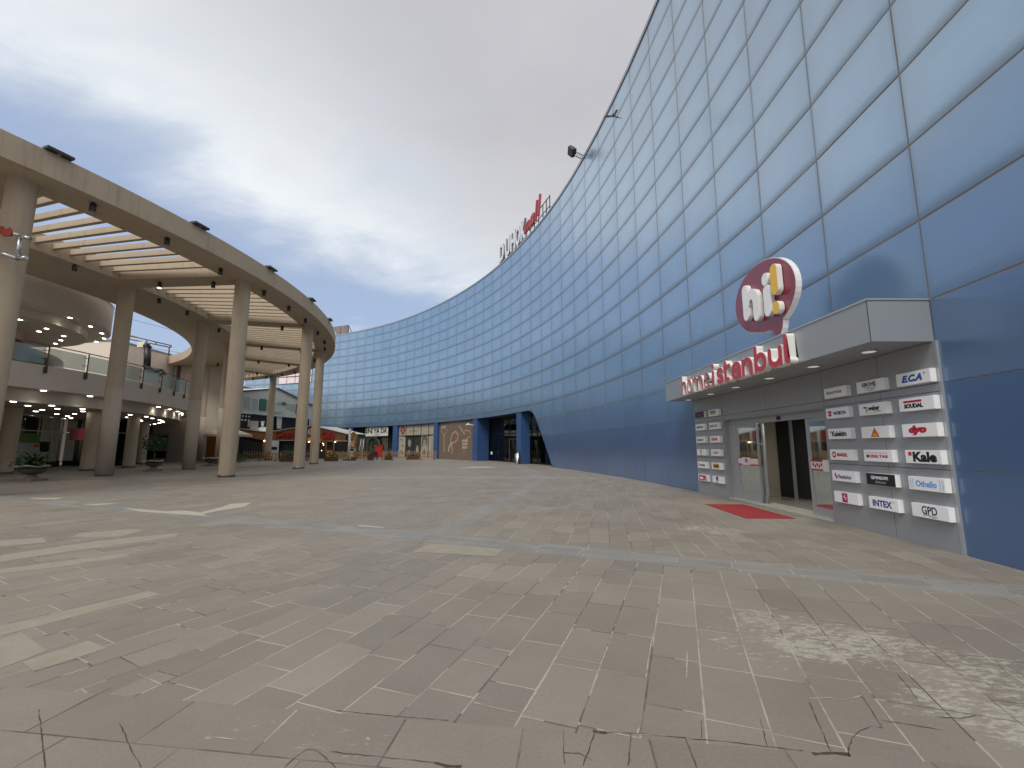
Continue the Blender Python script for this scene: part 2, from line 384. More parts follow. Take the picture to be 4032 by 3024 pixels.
    gum2 = t.m('MULTIPLY', t.m('LESS_THAN', t.m('ADD', vg.outputs[0], wob), .016), t.m('LESS_THAN', t.new('ShaderNodeSeparateColor', {0:vg.outputs[1]}).outputs[0], .10))
    base = t.mix(t.m('MULTIPLY', gum, .8), base, (.62,.60,.54)); base = t.mix(t.m('MULTIPLY', gum2, .7), base, (.10,.09,.08))
    t.l.new(base, b.inputs['Base Color'])
    t.l.new(t.m('MULTIPLY_ADD', rv1, .14, .56), b.inputs['Roughness']); b.inputs['Specular IOR Level'].default_value = .35
    hgt = t.m('ADD', t.m('ADD', t.m('MULTIPLY', joint, -.6), t.m('MULTIPLY', nf, .35)), t.m('MULTIPLY', rv1, .15))
    bn = t.new('ShaderNodeBump', {'Height':hgt, 'Strength':.45, 'Distance':.008}); t.l.new(bn.outputs[0], b.inputs['Normal'])
    return m
g = MB(); g.add([(-400,-300,0),(400,-300,0),(400,500,0),(-400,500,0)], [(0,1,2,3)])
GM = ground_mat()
def crop(ox, oy, sc_, l): return [at_z(ox+a/sc_, oy+b/sc_, 0) for a, b in l]
G1_, G2_, G3_ = (0,1800,1.3557), (1300,1800,1.3557), (2632,1800,1.3557)
rg = random.Random(5)
def crack(c, l, w0=.0026, z=.003, k=1, jit=.006):
    P_ = crop(*c, l); Q = []
    for a, b in zip(P_, P_[1:]):
        n = max(2, int((b-a).length/.035))
        for i in range(n): Q.append(a.lerp(b, i/n))
    Q.append(P_[-1]); L, Rr = [], []
    for i, p in enumerate(Q):
        d = (Q[min(i+1,len(Q)-1)]-Q[max(i-1,0)]).normalized(); nn = Vector((-d.y,d.x,0)); w_ = w0*rg.uniform(.25,1.3); j = rg.uniform(-1,1)*jit*.5
        L.append(p+nn*(w_+j)+Vector((0,0,z))); Rr.append(p+nn*(j-w_)+Vector((0,0,z)))
    o = len(g.f); g.strip(Rr, L, sm=False)
    for i in range(o, len(g.f)): g.uv[i] = k
for l in ([(750,1310),(810,1440),(870,1580)],[(1030,1275),(1140,1440)],[(1125,1405),(1300,1430),(1460,1460)],[(490,1400),(525,1545)],[(1140,1445),(1080,1440),(1025,1458),(980,1505),(962,1560),(962,1600)],[(40,1500),(300,1520),(720,1570)],[(1220,1160),(1270,1215),(1330,1300)],[(90,1505),(150,1659)],[(1440,1390),(1560,1395),(1640,1382)],[(175,1410),(178,1500)]): crack(G3_, l)
crack(G3_, [(770,1585),(880,1580),(970,1590)], .016, jit=.004)
for l in ([(1245,1460),(1250,1640)],[(1410,1480),(1350,1650)],[(1605,1480),(1600,1560),(1590,1650)],[(1250,1580),(1330,1583),(1400,1620)],[(30,1355),(350,1385),(630,1408)],[(1400,1462),(1520,1472),(1660,1478),(1898,1500)],[(0,1575),(300,1605),(560,1632)]): crack(G2_, l, .0024)
crack(G2_, [(1405,1465),(1440,1475),(1475,1473)], .012); crack(G2_, [(560,1635),(620,1650),(700,1655)], .014)
for l in ([(205,1350),(225,1500),(240,1659)],[(640,1420),(700,1560),(750,1659)],[(1640,1560),(1580,1600),(1520,1659)],[(1640,1560),(1700,1572),(1790,1659)],[(180,1145),(470,1065)],[(590,1235),(360,1350)]): crack(G1_, l, .0024)
for c, l in ((G2_, [(765,1310),(880,1340),(1025,1370),(1060,1325),(1140,1190),(1215,1060)]), (G2_, [(1215,1065),(1330,1085),(1445,1105),(1475,1030),(1510,930)]), (G2_, [(1685,1180),(1700,1080),(1725,940)]), (G2_, [(700,1080),(910,1125)]), (G3_, [(100,1040),(98,1180)]), (G3_, [(1040,980),(1100,1060),(1170,1140)]), (G1_, [(740,1160),(880,1225)]), (G1_, [(900,1215),(1070,1140)]), (G2_, [(1650,1445),(1640,1480),(1800,1490)]), (G3_, [(755,1290),(860,1285),(930,1300),(1030,1275)]), (G1_, [(1150,1495),(1260,1510)])): crack(c, l, .0045, .0025, 2, .004)
def patch(c, l, k=3, z=.002):
    P_ = crop(*c, l); o = len(g.f); g.add([p+Vector((0,0,z)) for p in P_], [list(range(len(P_)-1,-1,-1))]); g.uv[o] = k
patch(G1_, [(0,905),(790,715),(862,733),(0,955)]); patch(G1_, [(120,1095),(470,980),(572,1020),(180,1146)]); patch(G1_, [(0,975),(115,935),(250,1035),(0,1130)])
patch(G1_, [(0,525),(500,450),(960,404),(935,427),(400,500),(0,560)]); patch(G1_, [(0,598),(300,560),(700,512),(672,534),(300,590),(0,622)])
patch(G1_, [(370,430),(430,405),(700,385),(770,392),(640,425)]); patch(G2_, [(440,505),(530,462),(930,490),(880,530)]); patch(G1_, [(0,445),(230,430),(250,455),(0,478)])
patch(G1_, [(640,270),(890,290),(980,285),(1070,296),(1180,268),(1230,250),(1342,243),(1310,264),(1150,290),(1080,306),(1132,318),(985,308),(750,292)], 2, .0035)
patch(G1_, [(150,217),(345,216),(300,225),(190,226)], 2); patch(G1_, [(430,253),(650,243),(520,258)], 2); patch(G2_, [(140,368),(160,362),(295,374),(280,378)], 2); patch(G2_, [(750,52),(830,50),(900,54),(680,60)], 2)
PSL = mat('pale_slab', (.295,.265,.208), .8, var=.25, scale=5, bump=.3)
tag(g.build('ground', [GM, mat('crack_dark', (.06,.05,.038), .95, var=.4, scale=20), mat('mortar_pale', (.40,.37,.295), .9, var=.3, scale=14), PSL]), kind='structure')
# ================================================================ BLUE CURVED FACADE
def facade_mat():
    m = bpy.data.materials.new('blue_cladding'); m.use_nodes = True; t = NT(m.node_tree); b = t.n['Principled BSDF']
    uv = t.new('ShaderNodeUVMap', uv_map='uv').outputs[0]; s = t.new('ShaderNodeSeparateXYZ', {0:uv}); u, v = s.outputs[0], s.outputs[1]
    at = t.new('ShaderNodeAttribute', attribute_name='rnd').outputs['Fac']; at2 = t.new('ShaderNodeAttribute', attribute_name='row').outputs['Fac']
    P = t.new('ShaderNodeTexCoord').outputs['Object']
    col = t.mix(at, (.190,.335,.485), (.225,.378,.525))
    nz = t.noise(P, .5, 4, .6)
    col = t.mix(t.m('MULTIPLY', t.step(nz, .45, .7), .25), col, (.15,.23,.36))
    # darker band along the lower edge and, fainter, the sides of upper panels
    gn = t.noise(P, 14, 4, .7); edge = t.m('SUBTRACT', 1.0, t.step(t.m('ADD', v, t.m('MULTIPLY', t.m('SUBTRACT', gn, .5), .10)), .0, .20))
    up = t.step(at2, 2.2, 3.6)
    edu = t.m('SUBTRACT', 1.0, t.step(t.m('MINIMUM', u, t.m('SUBTRACT', 1.0, u)), .0, .05))
    g = t.m('MULTIPLY', t.m('MAXIMUM', edge, t.m('MULTIPLY', edu, .45)), t.m('MULTIPLY', up, .55))
    col = t.mix(g, col, (.035,.045,.055))
    # pale streaks on the low panels
    mp = t.new('ShaderNodeMapping', {'Vector':P, 'Scale':(1.5,1.5,.5)}).outputs[0]
    dz = t.m('MULTIPLY', t.step(t.noise(mp, 1.4, 5, .6), .52, .75), t.m('MULTIPLY', t.m('SUBTRACT', 1.0, up), .22))
    col = t.mix(dz, col, (.22,.28,.34))
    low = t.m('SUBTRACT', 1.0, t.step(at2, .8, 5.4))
    col = t.mix(t.m('MULTIPLY', low, .9), col, t.mix(at, (.040,.105,.262), (.052,.125,.300)))  # deeper blue low panels; fading up the rows also paints darker reflections into colour
    ed = t.m('MINIMUM', t.m('MINIMUM', u, t.m('SUBTRACT', 1.0, u)), t.m('MINIMUM', t.m('MULTIPLY', v, .8), t.m('SUBTRACT', 1.02, v)))
    ms = t.m('MULTIPLY', t.m('MULTIPLY', t.m('SUBTRACT', 1.0, t.step(t.m('ADD', ed, t.m('MULTIPLY', t.m('SUBTRACT', nz, .5), .1)), .0, .34)), t.m('SUBTRACT', 1.0, low)), .22)
    col = t.mix(ms, col, (.06,.10,.13))
    t.l.new(col, b.inputs['Base Color'])
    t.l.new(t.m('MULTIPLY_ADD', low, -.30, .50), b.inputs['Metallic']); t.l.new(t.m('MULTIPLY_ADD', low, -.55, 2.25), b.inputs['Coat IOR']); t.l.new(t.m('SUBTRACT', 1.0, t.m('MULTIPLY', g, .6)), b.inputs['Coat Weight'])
    t.l.new(t.m('ADD', t.m('MULTIPLY_ADD', nz, .08, .22), t.m('MULTIPLY', g, .35)), b.inputs['Roughness'])
    b.inputs['Coat Roughness'].default_value = .22
    bn = t.new('ShaderNodeBump', {'Height':t.noise(P, .9, 2, .5), 'Strength':.12, 'Distance':.05}); t.l.new(bn.outputs[0], b.inputs['Normal'])
    return m
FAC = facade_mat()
VT = [(-6,-20.3),(0,-6.46),(4,2.89),(7,10.1),(11,20.3),(13,24.8),(25,53.8),(36,78.7),(46,101.5)]
def SV(i): return interp(VT, i)
ZR = [0.0]+[1.247+1.353*k for k in range(16)]    # joint heights, last row capped
ZTOP = 21.55
ARCH = [(22.62,0.0),(22.9,.30),(24.2,1.84),(25.0,2.75),(25.6,3.45),(26.1,4.0),(26.6,4.43),(27.1,4.74),(27.5,4.86),(27.9,4.90),(120,4.90)]
def zb(S):
    if S <= ARCH[0][0]: return 0.0
    return interp(ARCH, S)
bld = thing('curved_mall_building', (0,60,0), 'tall concave mall building clad in blue panels, sweeping round the right side of the plaza', 'building')
verts = []; faces = []; uvs = []; rn = []; rw = []
def addq(ps, uvl, r, k):
    o = len(verts); verts.extend(ps); faces.append(list(range(o, o+len(ps)))); uvs.extend(uvl); rn.extend([r]*len(ps)); rw.extend([float(k)]*len(ps))
PS0, PS1, PZ = -6.46, 2.89, 3.27       # entrance portal cut-out
bk = MB()
for i in range(-6, 46):
    a, b = SV(i), SV(i+1)
    for k in range(16):
        z0 = ZR[k]; z1 = ZR[k+1] if k < 15 else ZTOP
        if i in (0,1,2,3) and k in (0,1): continue
        if i in (0,1,2,3) and k == 2: z0 = PZ
        if z1 <= zb(a)+.001 and z1 <= zb(b)+.001: continue
        gh = .017 if k >= 3 else .007; gv = .013 if k >= 3 else .006
        if k == 3: gh = .014
        off = random.uniform(0, .004)
        cut = zb(b) > z0
        n = 1 if not cut else (1 if a >= 28 else 10)
        r = random.random()
        ga = gv/(b-a); A0, A1 = a+gv, b-gv
        pa, pb = FP(a, 0, off), FP(b, 0, off)
        for q in range(n):
            s0 = A0+(A1-A0)*q/n; s1 = A0+(A1-A0)*(q+1)/n
            c0 = max(z0+gh, zb(s0)); c1 = max(z0+gh, zb(s1)); tp = z1-(.017 if k >= 2 else .007)
            if c0 >= tp and c1 >= tp: continue
            c0 = min(c0, tp); c1 = min(c1, tp)
            f0 = (s0-a)/(b-a); f1 = (s1-a)/(b-a); p0 = pa.lerp(pb, f0); p1 = pa.lerp(pb, f1)
            hh = (z1-z0)
            addq([(p0.x,p0.y,c0),(p0.x,p0.y,tp),(p1.x,p1.y,tp),(p1.x,p1.y,c1)], [(f0,(c0-z0)/hh),(f0,(tp-z0)/hh),(f1,(tp-z0)/hh),(f1,(c1-z0)/hh)], r, k)
    # backing seen in the joints
    n = 10 if 22 < b < 30 or 22 < a < 30 else 1
    for q in range(n):
        s0 = a+(b-a)*q/n; s1 = a+(b-a)*(q+1)/n
        lo = PZ if i in (0,1,2,3) else 0
        p0 = FP(a, 0, .008).lerp(FP(b, 0, .008), q/n); p1 = FP(a, 0, .008).lerp(FP(b, 0, .008), (q+1)/n)
        bk.add([(p0.x,p0.y,max(lo,zb(s0))),(p0.x,p0.y,ZTOP),(p1.x,p1.y,ZTOP),(p1.x,p1.y,max(lo,zb(s1)))], [(0,1,2,3)])
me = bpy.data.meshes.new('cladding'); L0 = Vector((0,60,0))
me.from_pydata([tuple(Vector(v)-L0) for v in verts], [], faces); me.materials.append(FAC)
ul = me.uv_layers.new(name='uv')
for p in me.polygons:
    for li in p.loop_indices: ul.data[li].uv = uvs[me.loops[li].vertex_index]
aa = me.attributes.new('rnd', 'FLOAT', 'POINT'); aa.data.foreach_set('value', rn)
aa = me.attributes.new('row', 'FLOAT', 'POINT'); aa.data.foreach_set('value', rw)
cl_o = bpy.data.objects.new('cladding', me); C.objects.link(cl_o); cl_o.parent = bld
bk.build('joint_frame', mat('joint_grey', (.25,.225,.20), .7, 0.0, var=.2, scale=3), bld)
# coping, roof, body
Sl = [SV(i) for i in range(-6, 47)]
b = MB(); b.strip([FP(s, ZTOP, -.05) for s in Sl], [FP(s, ZTOP+.20, -.05) for s in Sl], sm=False); b.strip([FP(s, ZTOP+.20, -.05) for s in Sl], [FP(s, ZTOP+.20, .5) for s in Sl], sm=False); b.strip([FP(s, ZTOP, .1) for s in Sl], [FP(s, ZTOP, -.05) for s in Sl], sm=False)
b.build('coping', mat('pale_coping', (.33,.34,.37), .4, .4, var=.1), bld)
b = MB(); b.strip([FP(s, ZTOP+.05, .5) for s in Sl], [FP(s, ZTOP+.05, 16) for s in Sl], sm=False); b.strip([FP(s, 0, 16) for s in Sl], [FP(s, ZTOP+.05, 16) for s in Sl], sm=False); b.build('roof', mat('grey_roof', (.3,.3,.3), .9), bld)
# soffit over the shops and its edge trim
Sa = [22.62]+[s for s, z in ARCH[1:-1]]+[30+2*i for i in range(36)]
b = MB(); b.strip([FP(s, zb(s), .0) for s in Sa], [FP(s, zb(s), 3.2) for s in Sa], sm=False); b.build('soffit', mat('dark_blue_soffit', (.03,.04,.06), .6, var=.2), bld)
b = MB(); b.strip([FP(s, zb(s)-.0, -.03) for s in Sa], [FP(s, zb(s)+.06, -.03) for s in Sa], sm=False); b.strip([FP(s, zb(s), .1) for s in Sa], [FP(s, zb(s), -.03) for s in Sa], sm=False); b.build('edge_trim', mat('blue_trim', (.13,.20,.32), .35, .3), bld)
# piers
def fbox(b, s0, s1, z0, z1, o0, o1):
    v = [FP(s,z,o) for s, o in ((s0,o0),(s1,o0),(s1,o1),(s0,o1)) for z in (z0,z1)]
    b.add(v, [(0,2,3,1),(2,4,5,3),(4,6,7,5),(6,0,1,7),(1,3,5,7),(0,6,4,2)]); return b
for s0, s1, o1 in ((29.75,30.85,.95),(40.7,41.9,1.55),(51.35,52.4,.35),(62.4,63.65,.35),(74.3,75.3,.35)):
    p = fbox(MB(), s0, s1, 0, 4.895, .03, o1).build('pillar', PIER, bld)
    for z in (1.25, 2.45, 3.65): fbox(MB(), s0-.004, s1+.004, z, z+.02, .024, o1).build('panel_joint', mat('joint_blue_dark', (.02,.04,.09), .6), p)
# glazed lobby recess
def glazing(s0, s1, off, cols, trans, name, gm, zt=4.88, backm=INTER, backoff=2.5, z0=0.0, fr=.035):
    g = MB()
    for a, b in zip(cols, cols[1:]): g.add([FP(a,z0,off), FP(a,zt,off), FP(b,zt,off), FP(b,z0,off)], [(0,1,2,3)])
    o = g.build(name, gm, bld)
    f = MB()
    for a in cols: fbox(f, a-fr, a+fr, z0, zt, off-.05, off+.05)
    for z in trans: fbox(f, cols[0], cols[-1], z-fr, z+fr, off-.045, off+.045)
    f.build('window_frame', BLACK, o)
    return o
glazing(24, 40.7, 1.75, [23.2,25.4,27.6,29.7,31.0,33.5,36.0,38.6,40.6], [.05,3.05,4.7], 'lobby_window', glass('lobby_glass', (.25,.30,.27), .10))
# facade depth: lobby inside
b = MB(); fbox(b, 23, 41, 0.01, 4.88, 5.0, 5.2); b.build('lobby_back_wall', mat('lobby_brown', (.08,.06,.045), .6, var=.6, scale=.7), bld)
b = MB(); fbox(b, 40.9, 42.9, 0.0, 4.88, 1.45, 1.7); b.build('side_panel', PIER, bld)
fbox(MB(), 33.4, 31.1, 0.0, 2.35, 1.60, 1.69).build('glass_door', ALUF, bld) if False else None
b = MB()
for a in (31.25, 33.3): fbox(b, a-.05, a+.05, 0, 2.5, 1.62, 1.70)
fbox(b, 31.2, 35.9, 2.4, 2.52, 1.62, 1.70); fbox(b, 35.8, 35.95, 0, 2.5, 1.62, 1.70); b.build('door_frame', mat('bronze_frame', (.10,.10,.09), .4, .5), bld)
b = MB(); fbox(b, 33.5, 36.0, 2.6, 3.0, 1.9, 1.95); b.build('inner_sign', mat('dull_red', (.14,.02,.02), .6), bld)
fbox(MB(), 28.3, 28.9, 4.45, 4.52, 2.2, 2.5).build('ceiling_lamp', LITW, bld)
# jeweller's wall: large brown picture between two piers
jw = thing('picture_wall', FP(46.6,0,.3), 'large brown picture wall with pale jewellery drawings under the blue overhang', 'wall')
b = MB(); n = 12
JA, JB = FP(42.0,0,.3), FP(51.3,0,.3)
b.strip([JA, JB], [JA+Vector((0,0,4.89)), JB+Vector((0,0,4.89))], sm=False); b.build('wall_panel', mat('brown_picture', (.155,.115,.09), .7, var=.12, scale=.7), jw)
BR2 = mat('jewel_cream', (.40,.29,.20), .7, var=.15, scale=6); BR3 = mat('jewel_pink', (.42,.22,.16), .7, var=.15, scale=6)
JR = (JA-JB).normalized(); JN = JR.cross(Vector((0,0,1))); JM = Matrix((JR, Vector((0,0,1)), JN)).transposed().to_4x4(); JM.translation = (JA+JB)/2
def ribs(pts, r, S, z, off, m, parent, name, closed=False, dz=.0):
    M = JM; return MB().ribbon(pts, r, .004+dz, .012+dz, M, closed).build(name, m, parent)
def K(x, y, off=.3):           # crop (1700,1500) 3.687 -> S,z
    return fac(1700+x/3.687, 1500+y/3.687, off)
S0 = 46.6
def kl(l, off=.3):
    v = [JM.inverted()@at_wall(1700+x/3.687, 1500+y/3.687, JA, JB) for x, y in l]; return [(p.x, p.y) for p in v]
ribs(kl([(140,715),(160,760),(180,790),(205,750),(230,700)]), .05, S0, 2.5, .3, BR2, jw, 'painted_necklace')
ribs(kl([(183,790),(180,900),(182,1030)]), .10, S0, 2.5, .3, BR2, jw, 'painted_pendant', dz=.003)
ribs([(p[0]+.0,p[1]) for p in kl([(345,730),(300,770),(275,850),(285,910),(330,890),(375,850),(385,780),(345,730)])][:-1], .13, S0, 2.5, .3, BR3, jw, 'painted_ring', True)
ribs(kl([(285,900),(255,960),(245,1010)]), .20, S0, 2.5, .3, BR2, jw, 'painted_ring_tail', dz=.004); ribs(kl([(290,920),(300,1000),(290,1045)]), .12, S0, 2.5, .3, BR2, jw, 'painted_ring_tail', dz=.007)
ribs(kl([(400,655),(440,720),(475,765)]), .09, S0, 2.5, .3, BR2, jw, 'painted_clasp'); ribs(kl([(475,720),(540,720),(575,770),(560,810),(500,840)]), .06, S0, 2.5, .3, BR2, jw, 'painted_chain', dz=.003)
for i, y in enumerate((868, 915, 965)): ribs(kl([(450,y),(520-6*i,y)]), .16, S0, 2.5, .3, BR2, jw, 'painted_bracelet', dz=.002)
ribs(kl([(455,995),(455,1040)]), .03, S0, 2.5, .3, BR2, jw, 'painted_drop'); ribs(kl([(485,995),(485,1075)]), .03, S0, 2.5, .3, BR2, jw, 'painted_drop')
p_ = kl([(172,672)])[0]; text('ATASAY', JM@Matrix.Translation((p_[0],p_[1],0)), 1.45, .42, mat('jewel_white', (.55,.50,.42), .6), jw, z=.006, off=.01)
# watch shop window with pictures
ws = thing('watch_shop_window', FP(57.4,0,.35), 'shop window covered with cream and black portrait posters behind the wooden fence', 'shop window')
PC = [52.4,54.25,56.35,58.37,60.45,62.4]
POS = mat('poster_cream', (.36,.33,.26), .6, var=.1); PBL = mat('poster_black', (.03,.028,.03), .6, var=.3); SKIN = mat('poster_grey', (.27,.24,.20), .6, var=.2)
for i, (a, c) in enumerate(zip(PC, PC[1:])):
    lowm = [POS, POS, PBL, PBL, POS][i]
    fbox(MB(), a+.03, c-.03, 0.0, 3.26, .33, .36).build('lower_poster', lowm, ws); fbox(MB(), a+.03, c-.03, 3.33, 4.85, .33, .36).build('upper_poster', POS, ws)
f = MB()
for a in PC: fbox(f, a-.035, a+.035, 0, 4.88, .28, .40)
fbox(f, 52.4, 62.4, 3.26, 3.33, .30, .40); f.build('window_frame', BLACK, ws)
M = fmat(59.4, 1.9, .31)       # generic face-like silhouettes
flat(ell(.0,.3,.42,.62), M, SKIN, ws, 'poster_figure', .005); flat([(-.7,1.2),(.55,1.25),(.62,.2),(.35,.75),(-.35,.8),(-.5,0),(-.75,-.2)], M, PBL, ws, 'poster_hair', .009); flat(ell(-.05,-1.1,.3,.35), M, SKIN, ws, 'poster_watch', .005)
M = fmat(57.3, 1.7, .31); flat([(-.4,-1.0),(.5,-1.0),(.4,-.2),(.15,.2),(-.1,.1),(-.3,-.4)], M, SKIN, ws, 'poster_figure', .005); flat(ell(0,-.5,.18,.22), M, POS, ws, 'poster_watch', .009)
M = fmat(55.3, 1.9, .31); flat(ell(0,.35,.36,.55), M, SKIN, ws, 'poster_figure', .005); flat([(-.75,1.1),(.1,1.3),(.8,1.0),(.75,-.5),(.45,.1),(.3,.7),(-.3,.7),(-.45,0),(-.8,-.6)], M, mat('poster_brown', (.14,.10,.07), .6), ws, 'poster_hair', .009); flat(ell(0,-1.0,.25,.4), M, mat('poster_brown', (.14,.10,.07)), ws, 'poster_watch', .005)
M = fmat(61.4, 1.9, .31)
for cx, cy, r_ in ((-.2,.7,.3),(.15,-.2,.28),(-.1,-1.1,.25)): MB().ribbon([(cx-.2,cy+.1),(cx+.1,cy+.2),(cx+.2,cy-.15)], .05, .004, .008, M).build('poster_drawing', PBL, ws)
M = fmat(53.3, 1.9, .31); MB().ribbon([(0,.9),(.1,0),(-.05,-1.2)], .07, .004, .008, M).build('poster_drawing', SKIN, ws)
M = fmat(61.35, 4.1, .31); flat([(-.72,0),(-.3,.5),(0,.62),(.3,.5),(.72,0),(.3,-.5),(0,-.62),(-.3,-.5)], M, mat('logo_maroon', (.20,.015,.02), .5), ws, 'logo', .005); MB().ribbon(ell(0,0,.2,.3), .05, .010, .014, M, True).build('logo_ring', POS, ws); flat(ell(0,0,.06,.11), M, POS, ws, 'logo_dot', .010)
M = fmat(57.4, 3.95, .33); text('BASE WATCH', fmat(58.0, 3.95, .31), 3.1, .34, SKIN, ws, z=.008)
# fashion shop window
iw = thing('glass_shop_front', FP(69,0,.35), 'green tinted glass shop front with white banner of black capitals and an arch', 'shop front')
IC = [63.65,65.3,67.35,69.25,71.2,73.2,74.3,76,77.8,79.6,81.4,83.2]
b = MB()
for a, c in zip(IC, IC[1:]): b.add([FP(a,0,.4),FP(a,4.88,.4),FP(c,4.88,.4),FP(c,0,.4)], [(0,1,2,3)])
b.build('glass', glass('green_glass', (.45,.55,.50), .10), iw)
fbox(MB(), 63.7, 83, 0.01, 4.88, 1.7, 1.8).build('display_wall', mat('shop_green_grey', (.20,.25,.22), .7, var=.55, scale=.9), iw)
f = MB()
for a in IC: fbox(f, a-.035, a+.035, 0, 4.88, .34, .45)
fbox(f, 63.65, 83.2, 3.24, 3.31, .35, .44); f.build('window_frame', BLACK, iw)
for a, c, tx in ((65.34,67.31,'DA'),(67.39,69.21,'YA'),(69.29,71.16,'IN')):
    fbox(MB(), a, c, 3.35, 4.80, .27, .33).build('banner', mat('banner_white', (.62,.60,.56), .7, var=.05), iw)
    text(tx, fmat((a+c)/2, 4.22, .22), 1.55, .80, BLACK, iw, z=.004, off=.02)
text('ISTANBUL', fmat(68.3, 3.55, .25), 1.2, .16, DGREY, iw, z=.004)
M = fmat(68.9, 0, .2); MB().ribbon([(-1.75,.05),(-1.75,1.6)]+ell(0,1.6,1.75,1.55,PI,0,16)+[(1.75,.05)], .09, 0, .12, M).build('door_arch', mat('arch_brown', (.10,.08,.06), .7), iw)
# pinkish translucent windows on the far return of the facade
b = thing('window_band', FP(89.4,13.4,0), 'pinkish translucent windows in the far end of the blue facade above the gable roof', 'window')
for i in range(4):
    for k in range(2):
        s0 = 85.4+i*2.05; z0 = ZR[10]+.06+k*1.353
        fbox(MB(), s0+.06, s0+1.99, z0, z0+1.23, -.03, -.01).build('pane', mat('pink_pane', (.62,.52,.52), .35, var=.1, emit=(1,.85,.8), estr=.12), b)
f = MB()
for i in range(5): fbox(f, 85.4+i*2.05-.05, 85.4+i*2.05+.05, ZR[10], ZR[12], -.05, 0)
for k in range(3): fbox(f, 85.4, 93.6, ZR[10]+k*1.353-.05, ZR[10]+k*1.353+.05, -.055, 0)
f.build('frame', DGREY, b)
# ================================================================ ENTRANCE PORTAL
po = thing('entrance_portal', FP(-1.8,0,0), 'grey aluminium shop entrance with open sliding glass doors and flat canopy', 'shop entrance')
DS0, DS1, DZ = -3.60, .98, 2.47
def panels(cols, rows, o0, m, parent, name, gap=.006, holes=()):
    for a, c in zip(cols, cols[1:]):
        for z0, z1 in zip(rows, rows[1:]):
            if any(a >= h[0]-.01 and c <= h[1]+.01 and z0 >= h[2]-.01 and z1 <= h[3]+.01 for h in holes): continue
            fbox(MB(), a+gap, c-gap, z0+(gap if z0 > 0 else 0), z1-gap, o0, o0+.03).build(name, m, parent)
panels([-6.46,-5.22,-3.6,-1.3,.98,2.89], [0,1.247,2.47,2.60,3.27], -.03, ALU, po, 'wall_panel', .005, [(-3.6,.98,0,2.47)])
fbox(MB(), -6.46, -3.6, 0, 3.27, .001, .02).build('backing', DARK, po); fbox(MB(), .98, 2.89, 0, 3.27, .001, .02).build('backing', DARK, po); fbox(fbox(MB(), -3.6, -1.3, 2.47, 3.27, .001, .02), -1.3, .98, 2.47, 3.27, .001, .02).build('backing', DARK, po)
fbox(MB(), -6.50, -6.46, 0, 3.27, -.035, .02).build('edge_strip', ALUF, po)
# recess
fbox(MB(), .56, .98, 0, 2.47, .12, .16).build('jamb', ALUF, po); fbox(MB(), .955, .98, 0, 2.47, -.03, .12).build('jamb_return', ALU, po); fbox(MB(), -3.6, -3.575, 0, 2.47, -.03, .16).build('jamb_return', ALU, po)
fbox(MB(), -3.575, .955, 2.27, 2.47, .12, .18).build('lintel', ALU, po); fbox(MB(), -3.575, .955, 2.445, 2.47, -.03, .12).build('lintel_return', ALU, po)
fbox(MB(), -1.78, -1.60, 2.30, 2.40, .05, .12).build('door_sensor', BLACK, po)
def door_leaf(s0, s1, off, name='door', st=.06, bot=.22):
    f = MB(); fbox(f, s0, s0+st, .03, 2.27, off, off+.05); fbox(f, s1-st, s1, .03, 2.27, off, off+.05); fbox(f, s0, s1, .03, bot, off+.001, off+.049); fbox(f, s0, s1, 2.2, 2.27, off+.001, off+.049)
    d_ = f.build(name, ALUF, po); fbox(MB(), s0+st, s1-st, bot, 2.2, off+.02, off+.03).build('glass', GLS, d_); return d_
door_leaf(-.53, .56, .14, 'side_light'); door_leaf(-.66, .42, .22, 'sliding_door'); door_leaf(-3.575, -2.62, .14, 'side_light', .09); door_leaf(-3.5, -2.66, .22, 'sliding_door')
fbox(MB(), -3.575, .955, -.0, .03, .0, .6).build('threshold', mat('marble_sill', (.50,.48,.43), .35, var=.08), po)
STK = mat('sticker_white', (.75,.72,.72), .5)
for s0, s1 in ((-.50,.53),(-3.48,-2.72)):
    fbox(MB(), s0, s1, 1.06, 1.30, .128, .136).build('door_sticker', RED, po)
    fbox(MB(), s0+.0, s1-.0, 1.10, 1.26, .122, .127).build('door_sticker_band', STK, po)
fbox(MB(), -.12, .30, 1.07, 1.29, .116, .121).build('door_sticker_plate', STK, po)
flat(ell(0,.02,.06,.06), fmat(.09,1.18,.116), RED, po, 'door_sticker_logo', .002)
fbox(MB(), -3.5, -3.15, 1.05, 1.31, .116, .121).build('door_sticker_plate', STK, po)
for k in range(5): flat(ell(0,0,.025,.035), fmat(-2.82-.07*k, 1.2-.04*(k % 2), .116), RED, po, 'door_sticker_mark', .002)
# lobby inside
b = MB(); b.box((6.95,6.5,-.05),(15,14.85,.02)); b.build('lobby_floor', mat('polished_floor', (.46,.43,.37), .12, var=.1, scale=1.5), po)
b = MB(); b.box((6.97,qa.y,0),(qa.x+.05,qa.y+.08,2.6)) if False else b.box((6.97,14.8,0),(15,14.9,2.6)); b.build('lobby_side_wall', mat('lobby_beige', (.42,.38,.30), .8), po)
b = MB(); b.box((7.35,14.73,0),(7.50,14.8,2.0)); b.box((8.0,14.73,0),(8.15,14.8,2.0)); b.box((7.35,14.73,2.0),(8.15,14.8,2.15)); b.build('inner_door_frame', mat('lobby_white', (.6,.58,.52), .6), po)
qa = at_z(3077,1954,.02); qb = at_z(3199,1970,.02); qc = qa+(qb-qa)*3.5; b = MB(); b.prism([(qa.x,qa.y),(qc.x,qc.y),(qc.x+.1,qc.y+.1),(qa.x+.1,qa.y+.1)], .02, 2.6); b.build('black_partition', mat('partition_black', (.02,.02,.021), .6), po)
